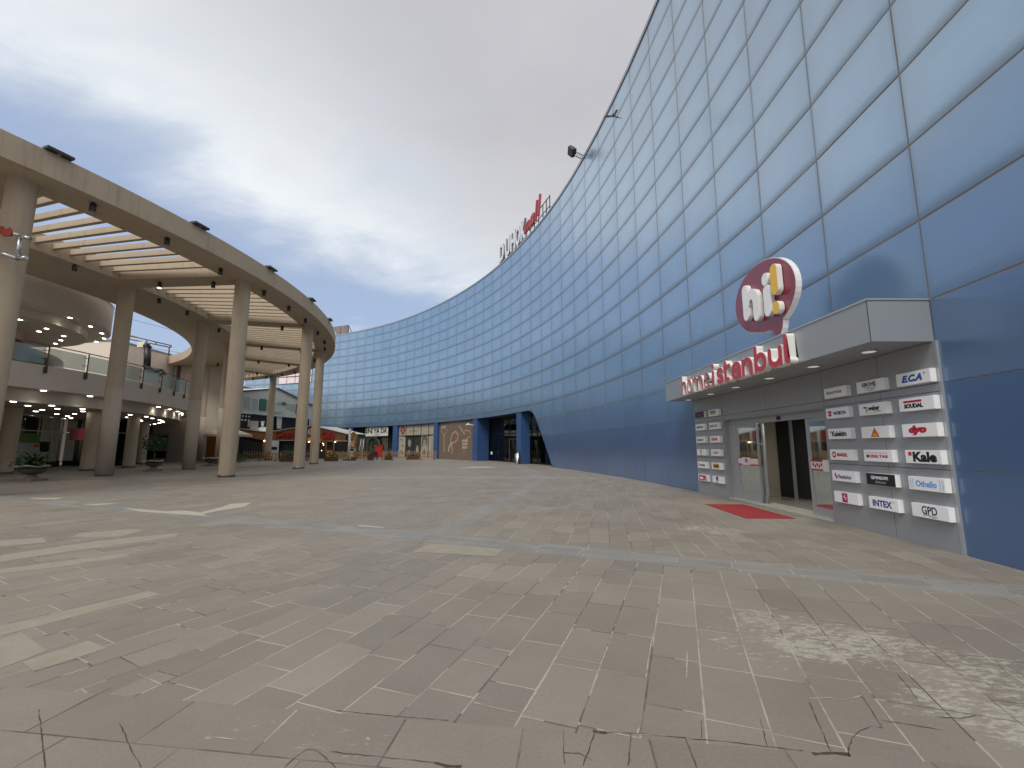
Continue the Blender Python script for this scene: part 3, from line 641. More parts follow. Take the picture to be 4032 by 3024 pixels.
qd = at_z(3143,1963,.02); b = MB(); b.box((qd.x-.09,qd.y-.05,.02),(qd.x-.02,qd.y+.03,2.6)); b.build('partition_post', ALUF, po)
b = MB(); b.box((6.97,6.4,2.6),(15,15,2.65)); b.box((14.9,6.5,0),(15,15,2.6)); b.box((7.0,6.4,0),(14,6.5,2.6)); b.build('lobby_shell', mat('lobby_dark', (.10,.09,.08), .8), po)
b = MB(); b.box((8.1,9.0,2.50),(8.7,9.06,2.54)); b.build('lobby_lamp', LITW, po)
MB().box((7.6,11.2,2.55),(8.2,12.4,2.58)).build('lobby_ceiling_lamp', LITW, po)
b = MB(); b.box((8.2,8.4,.02),(8.8,9.1,.85)); b.build('red_display', mat('display_red', (.35,.02,.02), .6, var=.4, scale=6), po)
b = MB(); b.box((8.0,9.25,.02),(8.1,9.33,1.2)); b.build('display_post', mat('lobby_white', (.6,.58,.52)), po)
# canopy
cy0, cy1, cz0, cz1, cxf = 6.93, 16.50, 3.27, 3.95, 5.74
cb = MB(); cb.box((cxf+.02,cy0+.02,cz0+.004),(7.0,cy1-.02,cz1-.02)); can = cb.build('canopy', ALU, po)
for i in range(4):
    a = cy0+(cy1-cy0)*i/4; c = cy0+(cy1-cy0)*(i+1)/4
    MB().box((cxf,a+.004,cz0),(cxf+.018,c-.004,cz1)).build('fascia_panel', ALUF if False else ALU, can)
MB().box((cxf-.015,cy0-.015,cz1),(6.9,cy1+.015,cz1+.03)).build('canopy_cap', ALUF, can)
MB().box((cxf,cy0-.0,cz0),(6.74,cy0+.018,cz1)).build('end_panel', ALU, can)
for y_ in (7.69,9.15,10.75,12.4,14.0,15.8):
    o = MB().cyl((6.30,y_,cz0-.012),(6.30,y_,cz0+.002), .14, n=24).build('downlight', ALUF, can); MB().cyl((6.30,y_,cz0-.016),(6.30,y_,cz0-.012), .10, n=24).build('lamp_lens', mat('lens', (.55,.55,.5), .3, emit=(1,.95,.85), estr=.25), o)
# ---- stroke lettering
def arc(cx, cy, rx, ry, a0, a1, n=14): return [(cx+rx*math.cos(math.radians(a0+(a1-a0)*i/n)), cy+ry*math.sin(math.radians(a0+(a1-a0)*i/n))) for i in range(n+1)]
def glyph(ch, W, r, A=1.42):
    w = W-r; R_ = (W-2*r)/2; cx = W/2
    if ch == 'h': return [([(r,r),(r,A-r)],0), ([(r+.01,.45),(r+.02,.62)]+arc(cx,1-r-R_*.9,R_,R_*.9,170,0)+[(w,r)],0)]
    if ch == 'n': return [([(r,r),(r,1-r)],0), ([(r+.01,.45),(r+.02,.62)]+arc(cx,1-r-R_*.9,R_,R_*.9,170,0)+[(w,r)],0)]
    if ch == 'm':
        q = (W-2*r)/4; return [([(r,r),(r,1-r)],0), ([(r+.01,.5),(r+.02,.66)]+arc(r+q,1-r-q,q,q,170,0)+[(r+2*q,r)],0), ([(r+2*q+.01,.5),(r+2*q+.02,.66)]+arc(r+3*q,1-r-q,q,q,170,0)+[(r+4*q,r)],0)]
    if ch == 'o': return [(arc(cx,.5,R_,.5-r,0,360,28)[:-1],1)]
    if ch == 'e': return [([(r+.03,.50),(w-.01,.54)]+arc(cx,.5,R_,.5-r,12,318,24),0)]
    if ch == 'i': return [([(cx,r),(cx,1-r)],0), ([(cx,A-r-.06),(cx,A-r-.02)],0)]
    if ch == 's': return [(arc(cx+.01,1-r-R_*.62,R_,R_*.62,35,240,12)+arc(cx-.01,r+R_*.66,R_,R_*.66,60,-150,14),0)]
    if ch == 't': return [([(r+.06,1.28-r),(r+.06,r+.22)]+arc(r+.28,r+.2,.22,.2,180,290,8),0), ([(r*.7,.90),(w-.02,.90)],0)]
    if ch == 'a': return [(arc(cx,1-r-R_*.8,R_,R_*.8,150,0,10)+[(w,r)],0), (arc(cx-.01,r+.19,R_,.21,0,360,20)[:-1],1)]
    if ch == 'b': return [([(r,r),(r,A-r)],0), (arc(cx,.5,R_,.5-r,0,360,24)[:-1],1)]
    if ch == 'u': return [([(r,1-r)]+arc(cx,r+R_*.9,R_,R_*.9,180,350),0), ([(w,1-r),(w,r)],0)]
    if ch == 'l': return [([(r,A-r),(r,r+.12)]+arc(r+.14,r+.1,.14,.1,180,270,5),0)]
hs = thing('wall_lettering', (cxf,11.5,3.27), 'long red and white raised shop lettering along the grey canopy front', 'lettering')
LT = [('h',14.45,14.10),('o',14.02,13.66),('m',13.58,12.86),('e',12.77,12.38),('i',12.30,12.04),('s',11.95,11.57),('t',11.53,11.17),('a',11.12,10.66),('n',10.62,10.14),('b',10.05,9.57),('u',9.50,9.00),('l',8.92,8.64)]
for k, (ch, ya, yb) in enumerate(LT):
    U = .44; W = (ya-yb)/U; r = .058 if k < 4 else .135
    if ch in 'il' : W = max(W, 2*r+.02)
    M = xfrm(5.575, ya, 3.265)@Matrix.Diagonal((U,U,1,1))
    body = MB(); face = MB()
    for j, (pts, cl_) in enumerate(glyph(ch, W, r)):
        body.ribbon(pts, r+(.018 if k > 3 else -.004), -.16, -.002*j-.001, M, bool(cl_)); face.ribbon(pts, r, .0, .006+.002*j, M, bool(cl_))
    o = body.build('letter', WSIDE, hs); face.build('letter_face', RED, o)
# ---- bubble sign
bs = thing('round_logo_sign', (5.8,9.9,3.98), 'dark red speech bubble sign with white and yellow raised word on the canopy', 'sign')
M0 = xfrm(5.72, 9.8, 5.0)
OUT = []
for a in range(-52, 252, 8): OUT.append((1.215*math.cos(math.radians(a)), .83*math.sin(math.radians(a))+.04*math.cos(math.radians(a))*0))
rot = math.radians(-6); OUT = [(x*math.cos(rot)-y*math.sin(rot), x*math.sin(rot)+y*math.cos(rot)) for x, y in OUT]
OUT = [p for p in OUT] 
body_poly = OUT+[(-.05,-.83),(.20,-.85),(.34,-.90),(.40,-1.03),(.58,-1.02),(.66,-.90),(.70,-.74)]
sc_ = lambda P, k: [(x*k, y*k) for x, y in P]
b1 = MB().prism(body_poly, -.13, -.012, M0, sm=False).build('backing', WSIDE, bs)
MB().prism([(x*.985, y*.98) for x, y in body_poly], -.012, .0, M0).build('face', DRED, bs)
def glyph_yz(strokes, r, z0, z1, mf, name):
    bb = MB(); ff = MB(); M = xfrm(5.72, 0, 0)
    for j, (pts, cl_) in enumerate(strokes):
        P_ = [(-y, z) for y, z in pts]; bb.ribbon(P_, r, z0, z1-.002*j, M, cl_); ff.ribbon(P_, r-.006, z1+.001, z1+.006-.001*j+.002*j*2, M, cl_)
    o = bb.build(name, WSIDE, bs); ff.build(name+'_face', mf, o)
hst = [([(10.30,5.33),(10.30,4.71)],False), ([(10.27,4.95),(10.22,5.06),(10.14,5.13),(10.03,5.15),(9.93,5.10),(9.87,5.0),(9.86,4.90),(9.86,4.58)],False)]
glyph_yz(hst, .125, .012, .11, WHITE, 'letter'); glyph_yz([([(9.42,5.01),(9.42,4.56)],False)], .13, .012, .11, WHITE, 'letter'); glyph_yz([([(9.44,5.30),(9.44,5.26)],False)], .125, .012, .11, WHITE, 'letter_dot')
glyph_yz([([(9.09,5.36),(9.09,4.93)],False)], .125, .012, .125, YEL, 'exclamation_mark'); glyph_yz([([(9.10,4.55),(9.10,4.50)],False)], .115, .012, .125, YEL, 'exclamation_dot')
MB().cyl((5.80,9.62,3.98),(5.80,9.62,4.2), .02).build('post', STEEL, bs); MB().cyl((5.80,9.28,3.98),(5.80,9.28,4.1), .02).build('post', STEEL, bs)
# ---- red doormat
b = MB(); b.add([(5.42,12.83,.012),(6.48,12.78,.012),(6.37,10.31,.012),(5.28,10.36,.012),(5.42,12.83,0),(6.48,12.78,0),(6.37,10.31,0),(5.28,10.36,0)], [(0,3,2,1),(0,1,5,4),(1,2,6,5),(2,3,7,6),(3,0,4,7)])
tag(b.build('doormat', mat('red_mat', (.30,.018,.022), .95, var=.15, scale=20, bump=.6, bscale=300), None, (5.9,11.5,0)), 'plain red rectangular doormat in front of the entrance', 'doormat')
# ---- brand sign boxes
BLU = mat('ink_blue', (.03,.10,.40), .5); NAVY = mat('ink_navy', (.02,.025,.12), .5); INK = mat('ink_black', (.01,.01,.012), .5); GRN = mat('ink_green', (.05,.22,.14), .5); TEAL = mat('ink_teal', (.02,.25,.25), .5)
RINK = mat('ink_red', (.48,.01,.03), .5); ORG = mat('ink_orange', (.65,.12,.02), .5); SKYB = mat('ink_sky', (.12,.35,.75), .5); PALE = mat('ink_pale_blue', (.40,.52,.75), .5); MAG = mat('ink_magenta', (.50,.01,.16), .5); GREY = mat('ink_grey', (.3,.3,.32), .5); OLV = mat('ink_olive', (.50,.45,.05), .5); GOLD = mat('ink_gold', (.50,.30,.05), .5)
def signbox(S, z, label, group, draw, facem=None):
    M = fmat(S-.35, z, -.03)
    r = thing('logo_sign', FP(S-.35, z, -.03), label, 'sign', group)
    MB().prism(rect(-.35,-.108,.35,.108), .0, .088, M).build('box', WHITE, r)
    MB().prism(rect(-.345,-.104,.345,.104), .0885, .092, M).build('sign_face', facem or WHITE, r)
    Mf = M@Matrix.Translation((0,0,.0925))
    def T(s, x, y, wd, h, m=INK, off=.02, sh=0.0, nm='lettering', z=0.0): text(s, Mf@Matrix.Translation((x,y,z)), wd, h, m, r, nm, .002, off+.015, sh)
    def Fl(poly, m, nm='logo', z=0.0): flat(poly, Mf, m, r, nm, z, .002)
    def Rb(pts, rr, m, nm='logo', cl=False, z=0.0): MB().ribbon(pts, rr, z, z+.002, Mf, cl).build(nm, m, r)
    draw(T, Fl, Rb)
def wave(x0, x1, y, a, n=12, ph=0): return [(x0+(x1-x0)*i/n, y+a*math.sin(ph+2*PI*1.5*i/n)) for i in range(n+1)]
RG = 'logo sign boxes right of the doors'; LG = 'logo sign boxes left of the doors'
RZ = [2.735-.4315*i for i in range(6)]; RSx = [-3.78,-4.76,-5.735]; LZ = [2.725-.4365*i for i in range(6)]; LSx = [2.70,1.745]
def d_(f): return f
signbox(RSx[0],RZ[0],'white sign box with thin grey green lowercase word, top of the column beside the door',RG,lambda T,F_,R_:T('hansgrohe',-.03,0,.47,.10,GRN,.005))
def q(T,F_,R_):
    T('GROHE',-.02,.035,.36,.075,NAVY,.02)
    for i in range(3): R_(wave(-.15+.03*i,.17-.02*i,-.02-.03*i,.008),.004,NAVY)
signbox(RSx[1],RZ[0],'white sign box with navy capitals above three wavy lines',RG,q)
def q(T,F_,R_): T('E.C.A',-.02,0,.42,.12,BLU,.05,.3); T('®',.24,.05,.03,.03,BLU,0)
signbox(RSx[2],RZ[0],'white sign box with slanted blue initials, top right corner of the grey panel',RG,q)
def q(T,F_,R_): F_([(-.28,.0),(-.28,.05),(-.17,.05),(-.17,.0)],RINK); F_([(-.28,-.01),(-.17,-.01),(-.18,-.05),(-.225,-.07),(-.27,-.05)],RINK); T('WÜRTH',.07,0,.38,.085,INK,.03)
signbox(RSx[0],RZ[1],'white sign box with red shield and black capitals',RG,q)
def q(T,F_,R_): F_([(-.22,.05),(-.13,.05),(-.13,-.01),(-.17,.02),(-.22,.02)],INK); F_([(-.15,.04),(-.13,.04),(-.11,-.05),(-.17,-.05)],OLV,z=.003); T('weber',.04,.015,.29,.09,INK,.03); T('SAINT-GOBAIN',.12,-.045,.17,.02,GREY,0); R_([(-.2,-.07),(.2,-.07)],.002,GREY)
signbox(RSx[1],RZ[1],'white sign box with black lowercase word beside a small yellow bird mark',RG,q)
def q(T,F_,R_): F_(rect(-.25,.03,.12,.065),RINK); T('SOUDAL',-.05,-.025,.38,.075,INK,.05)
signbox(RSx[2],RZ[1],'white sign box with bold black capitals under a thick red bar',RG,q)
def q(T,F_,R_): F_(rect(-.28,.02,-.24,.055),RINK); T('Kalekim',.0,0,.44,.11,INK,.025)
signbox(RSx[0],RZ[2],'white sign box with long black word and tiny red square at its upper left',RG,q)
def q(T,F_,R_): F_([(-.11,-.09),(.11,-.09),(0,.09)],ORG); T('Sika',.0,-.05,.10,.06,YEL,.0,.2,z=.003); T('®',.1,-.02,.02,.02,GREY,0)
signbox(RSx[1],RZ[2],'white sign box with an orange red triangle',RG,q)
signbox(RSx[2],RZ[2],'white sign box with fat slanted red lowercase word of three letters',RG,lambda T,F_,R_:T('dyo',-.03,.0,.36,.16,RINK,.07,.2))
def q(T,F_,R_): F_(ell(-.22,0,.06,.065),RINK); T('m',-.22,0,.07,.05,WHITE,.02,z=.003); T('MAKEL',.03,0,.32,.07,RINK,.04,.1)
signbox(RSx[0],RZ[3],'white sign box with red disc and red capitals',RG,q)
def q(T,F_,R_): R_([(-.30,.05),(.25,.05)],.003,RINK); F_(rect(-.28,-.035,-.21,.015),DGREY); T('IZELTAS',.03,-.01,.44,.05,RINK,.03)
signbox(RSx[1],RZ[3],'white sign box with flat red capitals under a thin dark line',RG,q)
def q(T,F_,R_): F_(rect(-.28,.015,-.21,.08),mat('ink_coral',(.6,.04,.06),.5)); T('Kale',.04,0,.46,.165,INK,.035)
signbox(RSx[2],RZ[3],'white sign box with very large black word and small coral red square',RG,q)
def q(T,F_,R_): F_(ell(-.24,.02,.022,.04),RINK); F_(ell(-.205,-.03,.022,.04),RINK); T('Pasabahce',.03,-.01,.40,.075,NAVY,0,.4); R_([(-.13,-.045),(.22,-.05)],.002,NAVY)
signbox(RSx[0],RZ[4],'white sign box with two red drops and dark blue script',RG,q)
def q(T,F_,R_): F_(rect(-.22,.0,-.15,.06),WHITE); T('r',-.185,.03,.03,.05,INK,.02,z=.003); T('PENELOPE',.03,.03,.32,.055,WHITE,.0); T('Bedroom',.0,-.045,.26,.05,GREY,0,.5)
signbox(RSx[1],RZ[4],'black faced sign box with small white capitals',RG,q,BLACK)
def q(T,F_,R_):
    T('Othello',-.0,0,.40,.10,SKYB,.01)
    for x, s in ((-.25,-1),(-.29,-1),(.26,1),(.31,1)): R_([(x,.07),(x+.012*s,0),(x,-.07)],.007,PALE)
signbox(RSx[2],RZ[4],'white sign box with pale blue word between curved blue strokes',RG,q)
def q(T,F_,R_): F_(rect(-.10,-.09,.06,.09),MAG); R_([(-.06,.02),(0,-.005),(.03,.0)],.006,WHITE,z=.003); R_([(-.02,.06),(-.005,0),(.01,-.04)],.006,WHITE,z=.006)
signbox(RSx[0],RZ[5],'white sign box with a magenta square, lowest beside the door',RG,q)
def q(T,F_,R_): T('INTEX',-.02,0,.46,.115,mat('ink_royal',(.02,.05,.25),.5),.02); T('®',.25,.05,.02,.02,GREY,0)
signbox(RSx[1],RZ[5],'white sign box with dark blue serif like capitals, lowest of the middle column',RG,q)
def q(T,F_,R_): T('GPD',-.0,.015,.29,.13,INK,.0); R_([(-.12,-.07),(-.06,-.055),(.0,-.065),(.06,-.08),(.13,-.075)],.006,TEAL)
signbox(RSx[2],RZ[5],'white sign box with three thin black letters over a green curved line',RG,q)
def q(T,F_,R_): R_(ell(-.26,0,.035,.05),.004,GREY,cl=True); T('BOSCH',.03,0,.38,.08,RINK,.03)
signbox(LSx[0],LZ[0],'navy blue faced sign box with dull red capitals',LG,q,mat('face_navy',(.012,.018,.07),.5))
def q(T,F_,R_): T('KARCHER',-.03,.03,.42,.075,INK,.03); F_(rect(-.23,-.06,.18,-.02),OLV)
signbox(LSx[1],LZ[0],'white sign box with black capitals above a yellow bar',LG,q)
signbox(LSx[0],LZ[1],'white sign box with teal capitals at the left of its row',LG,lambda T,F_,R_:T('SIEMENS',-.03,-.0,.52,.08,TEAL,.03))
signbox(LSx[1],LZ[1],'white sign box with thin dark grey capitals',LG,lambda T,F_,R_:T('KENWOOD',-.03,0,.54,.09,DGREY,.0))
def q(T,F_,R_): T('PHILIPS',-.06,-.01,.42,.075,INK,.03); R_([(.14,.05),(.2,.05),(.21,0),(.2,-.05),(.16,-.05)],.006,INK)
signbox(LSx[0],LZ[2],'white sign box with black capitals and a small scribbled mark at the right',LG,q)
signbox(LSx[1],LZ[2],'white sign box with bright red capitals filling the face',LG,lambda T,F_,R_:T('OSRAM',-.05,0,.42,.10,RINK,.03))
def q(T,F_,R_): F_(rect(-.12,.05,-.0,.085),RINK); F_(rect(-.11,-.045,.01,-.01),RINK); T('brennenstuhl',-.05,.02,.26,.025,GREY,0); T('quality',-.03,-.08,.16,.015,GREY,0)
signbox(LSx[0],LZ[3],'white sign box with two short red bars over each other',LG,q)
def q(T,F_,R_): R_(ell(-.25,0,.04,.055),.006,GREY,cl=True); T('BOSCH',.04,0,.34,.08,RINK,.03)
signbox(LSx[1],LZ[3],'white sign box with grey ring and red capitals',LG,q)
def q(T,F_,R_): R_(ell(-.24,0,.035,.04),.014,RINK,cl=True); T('GARDENA',.03,-.005,.38,.065,INK,.03)
signbox(LSx[0],LZ[4],'white sign box with small red flower ring and black capitals',LG,q)
def q(T,F_,R_): F_([(-.24,-.05),(-.20,-.075),(.15,-.075),(.19,-.05),(.19,.05),(.15,.075),(-.20,.075),(-.24,.05)],GOLD); T('WAGNER',-.02,0,.32,.06,INK,.04,z=.003)
signbox(LSx[1],LZ[4],'white sign box with a gold rounded badge',LG,q)
def q(T,F_,R_): F_([(-.30,-.085),(-.30,.085),(.24,.085),(.10,-.085)],RINK); F_([(.13,-.085),(.26,.05),(.26,-.085)],BLU); T('tesa',-.11,0,.28,.10,WHITE,.04,z=.003)
signbox(LSx[0],LZ[5],'white sign box with red slanted block and blue corner',LG,q)
def q(T,F_,R_): F_(rect(-.09,-.03,.06,.10),NAVY); T('K&B',-.015,-.07,.12,.04,DGREY,.0); F_(ell(-.015,.02,.03,.025),PALE,z=.003)
signbox(LSx[1],LZ[5],'white sign box with a small upright navy rectangle',LG,q)
# ================================================================ RING PERGOLA
PX, PY, RO, RI, RSO, RSI, ZU, ZT = -52.65, 27.0, 38.6, 26.4, 36.8, 30.6, 10.95, 11.85
def pp(r, deg, z): a = math.radians(deg); return Vector((PX+r*math.cos(a), PY+r*math.sin(a), z))
pg = thing('ring_pergola', pp(37.5,10,0), 'beige round concrete pergola with open slats on tall round columns', 'pergola')
A0, A1 = -49.0, 85.0
def angs(a, b, st=1.0): n = max(1, int(abs(b-a)/st)); return [a+(b-a)*i/n for i in range(n+1)]
def ringseg(b, r0, r1, a0, a1, z0, z1, st=1.0, inner=True, outer=True, top=True, bot=True, ends=False):
    A = angs(a0, a1, st)
    if outer: b.strip([pp(r1,a,z0) for a in A], [pp(r1,a,z1) for a in A])
    if inner: b.strip([pp(r0,a,z1) for a in A], [pp(r0,a,z0) for a in A])
    if bot: b.strip([pp(r0,a,z0) for a in A], [pp(r1,a,z0) for a in A], sm=False)
    if top: b.strip([pp(r1,a,z1) for a in A], [pp(r0,a,z1) for a in A], sm=False)
    if ends:
        for a in (a0, a1): b.add([pp(r0,a,z0),pp(r1,a,z0),pp(r1,a,z1),pp(r0,a,z1)], [(0,1,2,3)])
    return b
ringseg(MB(), RSO, RO, A0, A1, ZU, ZT, .75, ends=True).build('outer_ring', STONE, pg)
ringseg(MB(), RI, RSI, A0, A1, ZU, ZT, .75, ends=True).build('inner_ring', STONE, pg)
BE = [-49+.0]+[-33.95,-19.1,-4.4,10.5,25.3,40.1,54.9,69.8,84.6]
BW = .68
def radial(b, a, w_, z0, z1, r0=RSI-.02, r1=RSO+.02):
    d = Vector((math.cos(math.radians(a)), math.sin(math.radians(a)), 0)); n = Vector((-d.y, d.x, 0)); c0 = Vector((PX,PY,0))
    P_ = [c0+d*r0-n*w_, c0+d*r1-n*w_, c0+d*r1+n*w_, c0+d*r0+n*w_]
    vs = [p+Vector((0,0,z0)) for p in P_]+[p+Vector((0,0,z1)) for p in P_]
    b.add(vs, [(0,3,2,1),(4,5,6,7),(0,1,5,4),(1,2,6,5),(2,3,7,6),(3,0,4,7)]); return b
for a in BE[1:-1]: radial(MB(), a, BW, ZU+.003, ZT-.003).build('radial_beam', STONE, pg)
for a, c in zip(BE[1:-1], BE[2:]):
    lo = a+1.35; hi = c-1.35; n = 9
    if c > 80: hi = c
    for i in range(n):
        s = lo+(hi-lo)*(i+.65)/n
        radial(MB(), s, .09, 11.29, 11.56).build('slat', STONE, pg)
def column(b_, r, z1, parent, name='column', rad=.40):
    c_ = MB().cyl((b_[0],b_[1],0.0),(b_[0],b_[1],z1), rad, n=36, caps=False).build(name, STONE, parent)
    MB().cyl((b_[0],b_[1],.0),(b_[0],b_[1],.13), rad+.012, n=36).build('base_band', mat('band_steel', (.16,.145,.13), .4, .5, var=.25, scale=6), c_)
    return c_
for a in (-33.95,-19.3,-4.0,10.3,25.3,40.1,56.8): column(pp(37.35 if a != 56.8 else 37.9, a, 0), .4, ZU+.01, pg)
for a in (-33.95,-19.3,-3.0,11.2,25.3,40.1,54.6):
    c_ = column(pp(29.75, a, 0), .4, ZU+.01, pg); q_ = pp(29.75, a, 0); MB().cyl((q_.x,q_.y,.13),(q_.x,q_.y,5.0), .406, n=36).build('lower_coat', mat('lower_coat_render', (.47,.39,.31), .8, var=.07, scale=1, dirt=.1), c_)
# hanging spots under the pergola
def spot(p, lit=None, k=[0]):
    k[0] += 1
    r_ = math.hypot(p[0]-PX, p[1]-PY)
    o = thing('ceiling_spotlight', (p[0],p[1],ZU-.38), SPL[lit] if lit else 'small dark cylindrical spotlight fixed under the beige pergola', 'spotlight', 'cylinder spotlights under the pergola')
    MB().cyl((p[0],p[1],ZU-.36),(p[0],p[1],ZU-.06), .105, n=16).build('housing', DGREY, o)
    MB().cyl((p[0],p[1],ZU-.06),(p[0],p[1],ZU+.002), .05, n=10).build('stem', DGREY, o)
    MB().cyl((p[0],p[1],ZU-.375),(p[0],p[1],ZU-.36), .085, n=16).build('lens', LITG if lit == 'g' else (LITW if lit == 'w' else mat('dull_lens', (.25,.24,.2), .3)), o)
SPL = {'g':'lit greenish cylinder spotlight beside the leftmost tall column', 'w':'lit white cylinder spotlight on the first radial beam of the pergola'}
spot((-18.75,15.37), 'g'); spot((-20.14,24.35), 'w')
for p in [(-16.17,16.02),(-15.54,18.92),(-15.38,22.39),(-17.03,24.3),(-14.92,25.71),(-14.93,28.74),(-15.17,31.67),(-22.4,27.2),(-22.5,29.8),(-22.6,21.9),(-23.3,34.4),(-17.92,33.7),(-23.41,40.7),(-20.41,42.1),(-15.81,35.25),(-16.61,38.48),(-17.75,41.25),(-27.6,47.6),(-21.2,46.9),(-25.3,49.6),(-26.9,54.3),(-32.2,55.4),(-29.5,56.3),(-32.6,58.2),(-35.2,59.7),(-33.1,49.2),(-37.6,60.4)]: spot(p)
# floodlights lying on the fascia edge
for a in (-18.9,-10.9,-3.3,4.9,12.4,28.3):
    p = pp(RO+.05, a, ZT)
    o = thing('edge_floodlight', p, 'flat dark floodlight on the top edge of the pergola fascia', 'floodlight', 'floodlights on the pergola edge')
    dn = Vector((math.cos(math.radians(a)), math.sin(math.radians(a)), 0)); M = Matrix((Vector((-dn.y,dn.x,0)), dn, Vector((0,0,1)))).transposed().to_4x4(); M.translation = p
    MB().box((-.38,-.18,.02),(.38,.16,.11), M).build('housing', DGREY, o); MB().box((-.05,-.3,.0),(.05,.1,.03), M).box((-.2,-.12,.11),(.12,.05,.17), M).build('bracket', STEEL, o)
# bracket sign on the nearest column
o = thing('column_sign_bracket', (-17.6,14.2,6.2), 'grey steel sign frame with small red crest, clamped to the leftmost column', 'bracket')
b = MB()
def seg(b, a, c, r=.05): b.cyl(a, c, r, n=8)
q_ = [at_y(0+x/3.318, 850+y/3.318, 14.0) for x, y in ((-250,110),(260,260),(230,560),(-250,400),(400,300),(350,545))]
for a, c in ((0,1),(1,2),(2,3),(1,4),(2,5)): seg(b, q_[a], q_[c], .065)
b.build('frame', STEEL, o)
q2 = [at_y(0+x/3.318, 850+y/3.318, 13.95) for x, y in ((0,220),(10,170),(50,140),(80,190),(110,180),(150,160),(175,220),(160,270),(60,270))]
MB().prism([(p.x, p.z) for p in q2], 0, .06, Matrix(((1,0,0,0),(0,0,-1,13.95),(0,1,0,0),(0,0,0,1)))).build('crest', mat('crest_red', (.35,.04,.03), .6), o)
# ================================================================ ROUND BUILDING BEHIND THE PERGOLA
rb = thing('round_terrace_building', (-40,30,0), 'beige round building with terrace, deep ceilings and rows of lit downlights', 'building')
def ring2(b, C1, C2, a0, a1, z0, z1, st=2.0, flip=False):     # surface between circle C1 at z0 and circle C2 at z1
    A = angs(a0, a1, st)
    f = lambda Cc, a, z: Vector((Cc[0]+Cc[2]*math.cos(math.radians(a)), Cc[1]+Cc[2]*math.sin(math.radians(a)), z))
    return b.strip([f(C1,a,z0) for a in A], [f(C2,a,z1) for a in A], flip=flip)
CF = (-53.24,25.92,28.2); CL = (-55.83,25.49,29.59); CS = (-52.6,27.0,18.2); CU = (-34.7,25.4,8.2); CUI = (-34.9,25.5,7.1)
ring2(MB(), CF, CF, -45, 62.6, 4.65, 5.95).build('terrace_fascia', PINK, rb)
b = MB(); ring2(b, CL, CF, -45, 59, 4.65, 4.65); b.build('fascia_soffit', PINKL, rb)
ring2(MB(), CL, CL, -45, 59.5, 4.0, 4.65).build('ceiling_edge', PINKL, rb)
b = MB(); ring2(b, CS, CL, -45, 59.5, 4.0, 4.0); b.build('lower_ceiling', mat('lower_ceiling_beige', (.52,.46,.39), .8), rb)
b = MB(); ring2(b, (CS[0],CS[1],17), CF, -45, 62.6, 5.95, 5.95, flip=True); b.build('terrace_floor', mat('terrace_tile', (.4,.38,.34), .8), rb)
ring2(MB(), (CS[0],CS[1],17.4), (CS[0],CS[1],17.4), -60, 80, 5.95, 9.0).build('terrace_wall', mat('warm_terrace_wall', (.42,.27,.19), .8, var=.08), rb)
for xy in ((-30.67,27.32),(-29.1,30.95),(-30.05,35.4),(-35.3,42.85)): column(xy, .4, 4.0, rb)
# storefront glass under the terrace
b = ring2(MB(), CS, CS, -45, 36, .45, 3.99); SF = [(-38.2,38.3),(-33.4,39.2),(-41,51)]; b.strip([(x,y,.45) for x, y in SF], [(x,y,3.99) for x, y in SF], sm=False); b.build('shop_glass', glass('terrace_shop_glass', (.22,.25,.24), .0), rb)
b = ring2(MB(), (CS[0],CS[1],18.25), (CS[0],CS[1],18.25), -45, 36, 0, .45); b.strip([(x+.03,y-.04,0) for x, y in SF], [(x+.03,y-.04,.45) for x, y in SF], sm=False); b.build('black_plinth', BLACK, rb)
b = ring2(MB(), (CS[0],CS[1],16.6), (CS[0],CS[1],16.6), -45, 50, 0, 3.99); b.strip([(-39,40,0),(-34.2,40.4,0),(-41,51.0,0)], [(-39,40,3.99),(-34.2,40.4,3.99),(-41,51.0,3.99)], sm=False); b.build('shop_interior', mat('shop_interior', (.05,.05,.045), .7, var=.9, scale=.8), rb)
b = MB()
for x, y in ((-37,38.5),(-35.8,38.75),(-34.6,38.98),(-33.4,39.2)): b.cyl((x,y-.05,.45),(x,y-.05,3.99), .05, n=6)
b.cyl((-38.2,38.22,2.8),(-33.4,39.12,2.8), .045, n=6)
for a in range(-45, 37, 6):
    p = (CS[0]+18.25*math.cos(math.radians(a)), CS[1]+18.25*math.sin(math.radians(a))); b.cyl((p[0],p[1],.45),(p[0],p[1],3.99), .045, n=6)
ring2(b, (CS[0],CS[1],18.27), (CS[0],CS[1],18.27), -45, 36, 2.75, 2.83); b.build('shop_frame', mat('frame_grey', (.35,.36,.35), .5), rb)
# upper round canopy
ring2(MB(), CU, CU, -130, 150, 9.5, 11.3).build('upper_fascia', PINK, rb)
ring2(MB(), CUI, CU, -130, 150, 9.5, 9.5).build('upper_soffit', PINKL, rb); ring2(MB(), CUI, CUI, -130, 150, 9.0, 9.5).build('upper_ceiling_edge', PINKL, rb)
b = MB(); ring2(b, (CUI[0]-2,CUI[1],.1), CUI, -180, 180, 9.0, 9.0, 6); b.build('upper_ceiling', PINKL, rb)
b = MB(); ring2(b, CU, (CU[0],CU[1],.1), -180, 180, 11.3, 11.3, 6); ring2(b, (CU[0],CU[1],8.26), (CU[0],CU[1],8.26), -130, 150, 11.22, 11.34); b.build('upper_roof', mat('roof_trim', (.25,.22,.26), .5), rb)
ring2(MB(), (-35.8,25.4,4.9), (-35.8,25.4,4.9), -130, 130, 8.35, 9.0).build('inner_bulkhead', mat('warm_terrace_wall', (.42,.27,.19)), rb)
b = MB()
w0 = at_z(0,0,0)
for s_ in ((118,350,140,385),(105,335,150,365)): pass
f_ = lambda a, r, z: Vector((CS[0]+r*math.cos(math.radians(a)), CS[1]+r*math.sin(math.radians(a)), z))
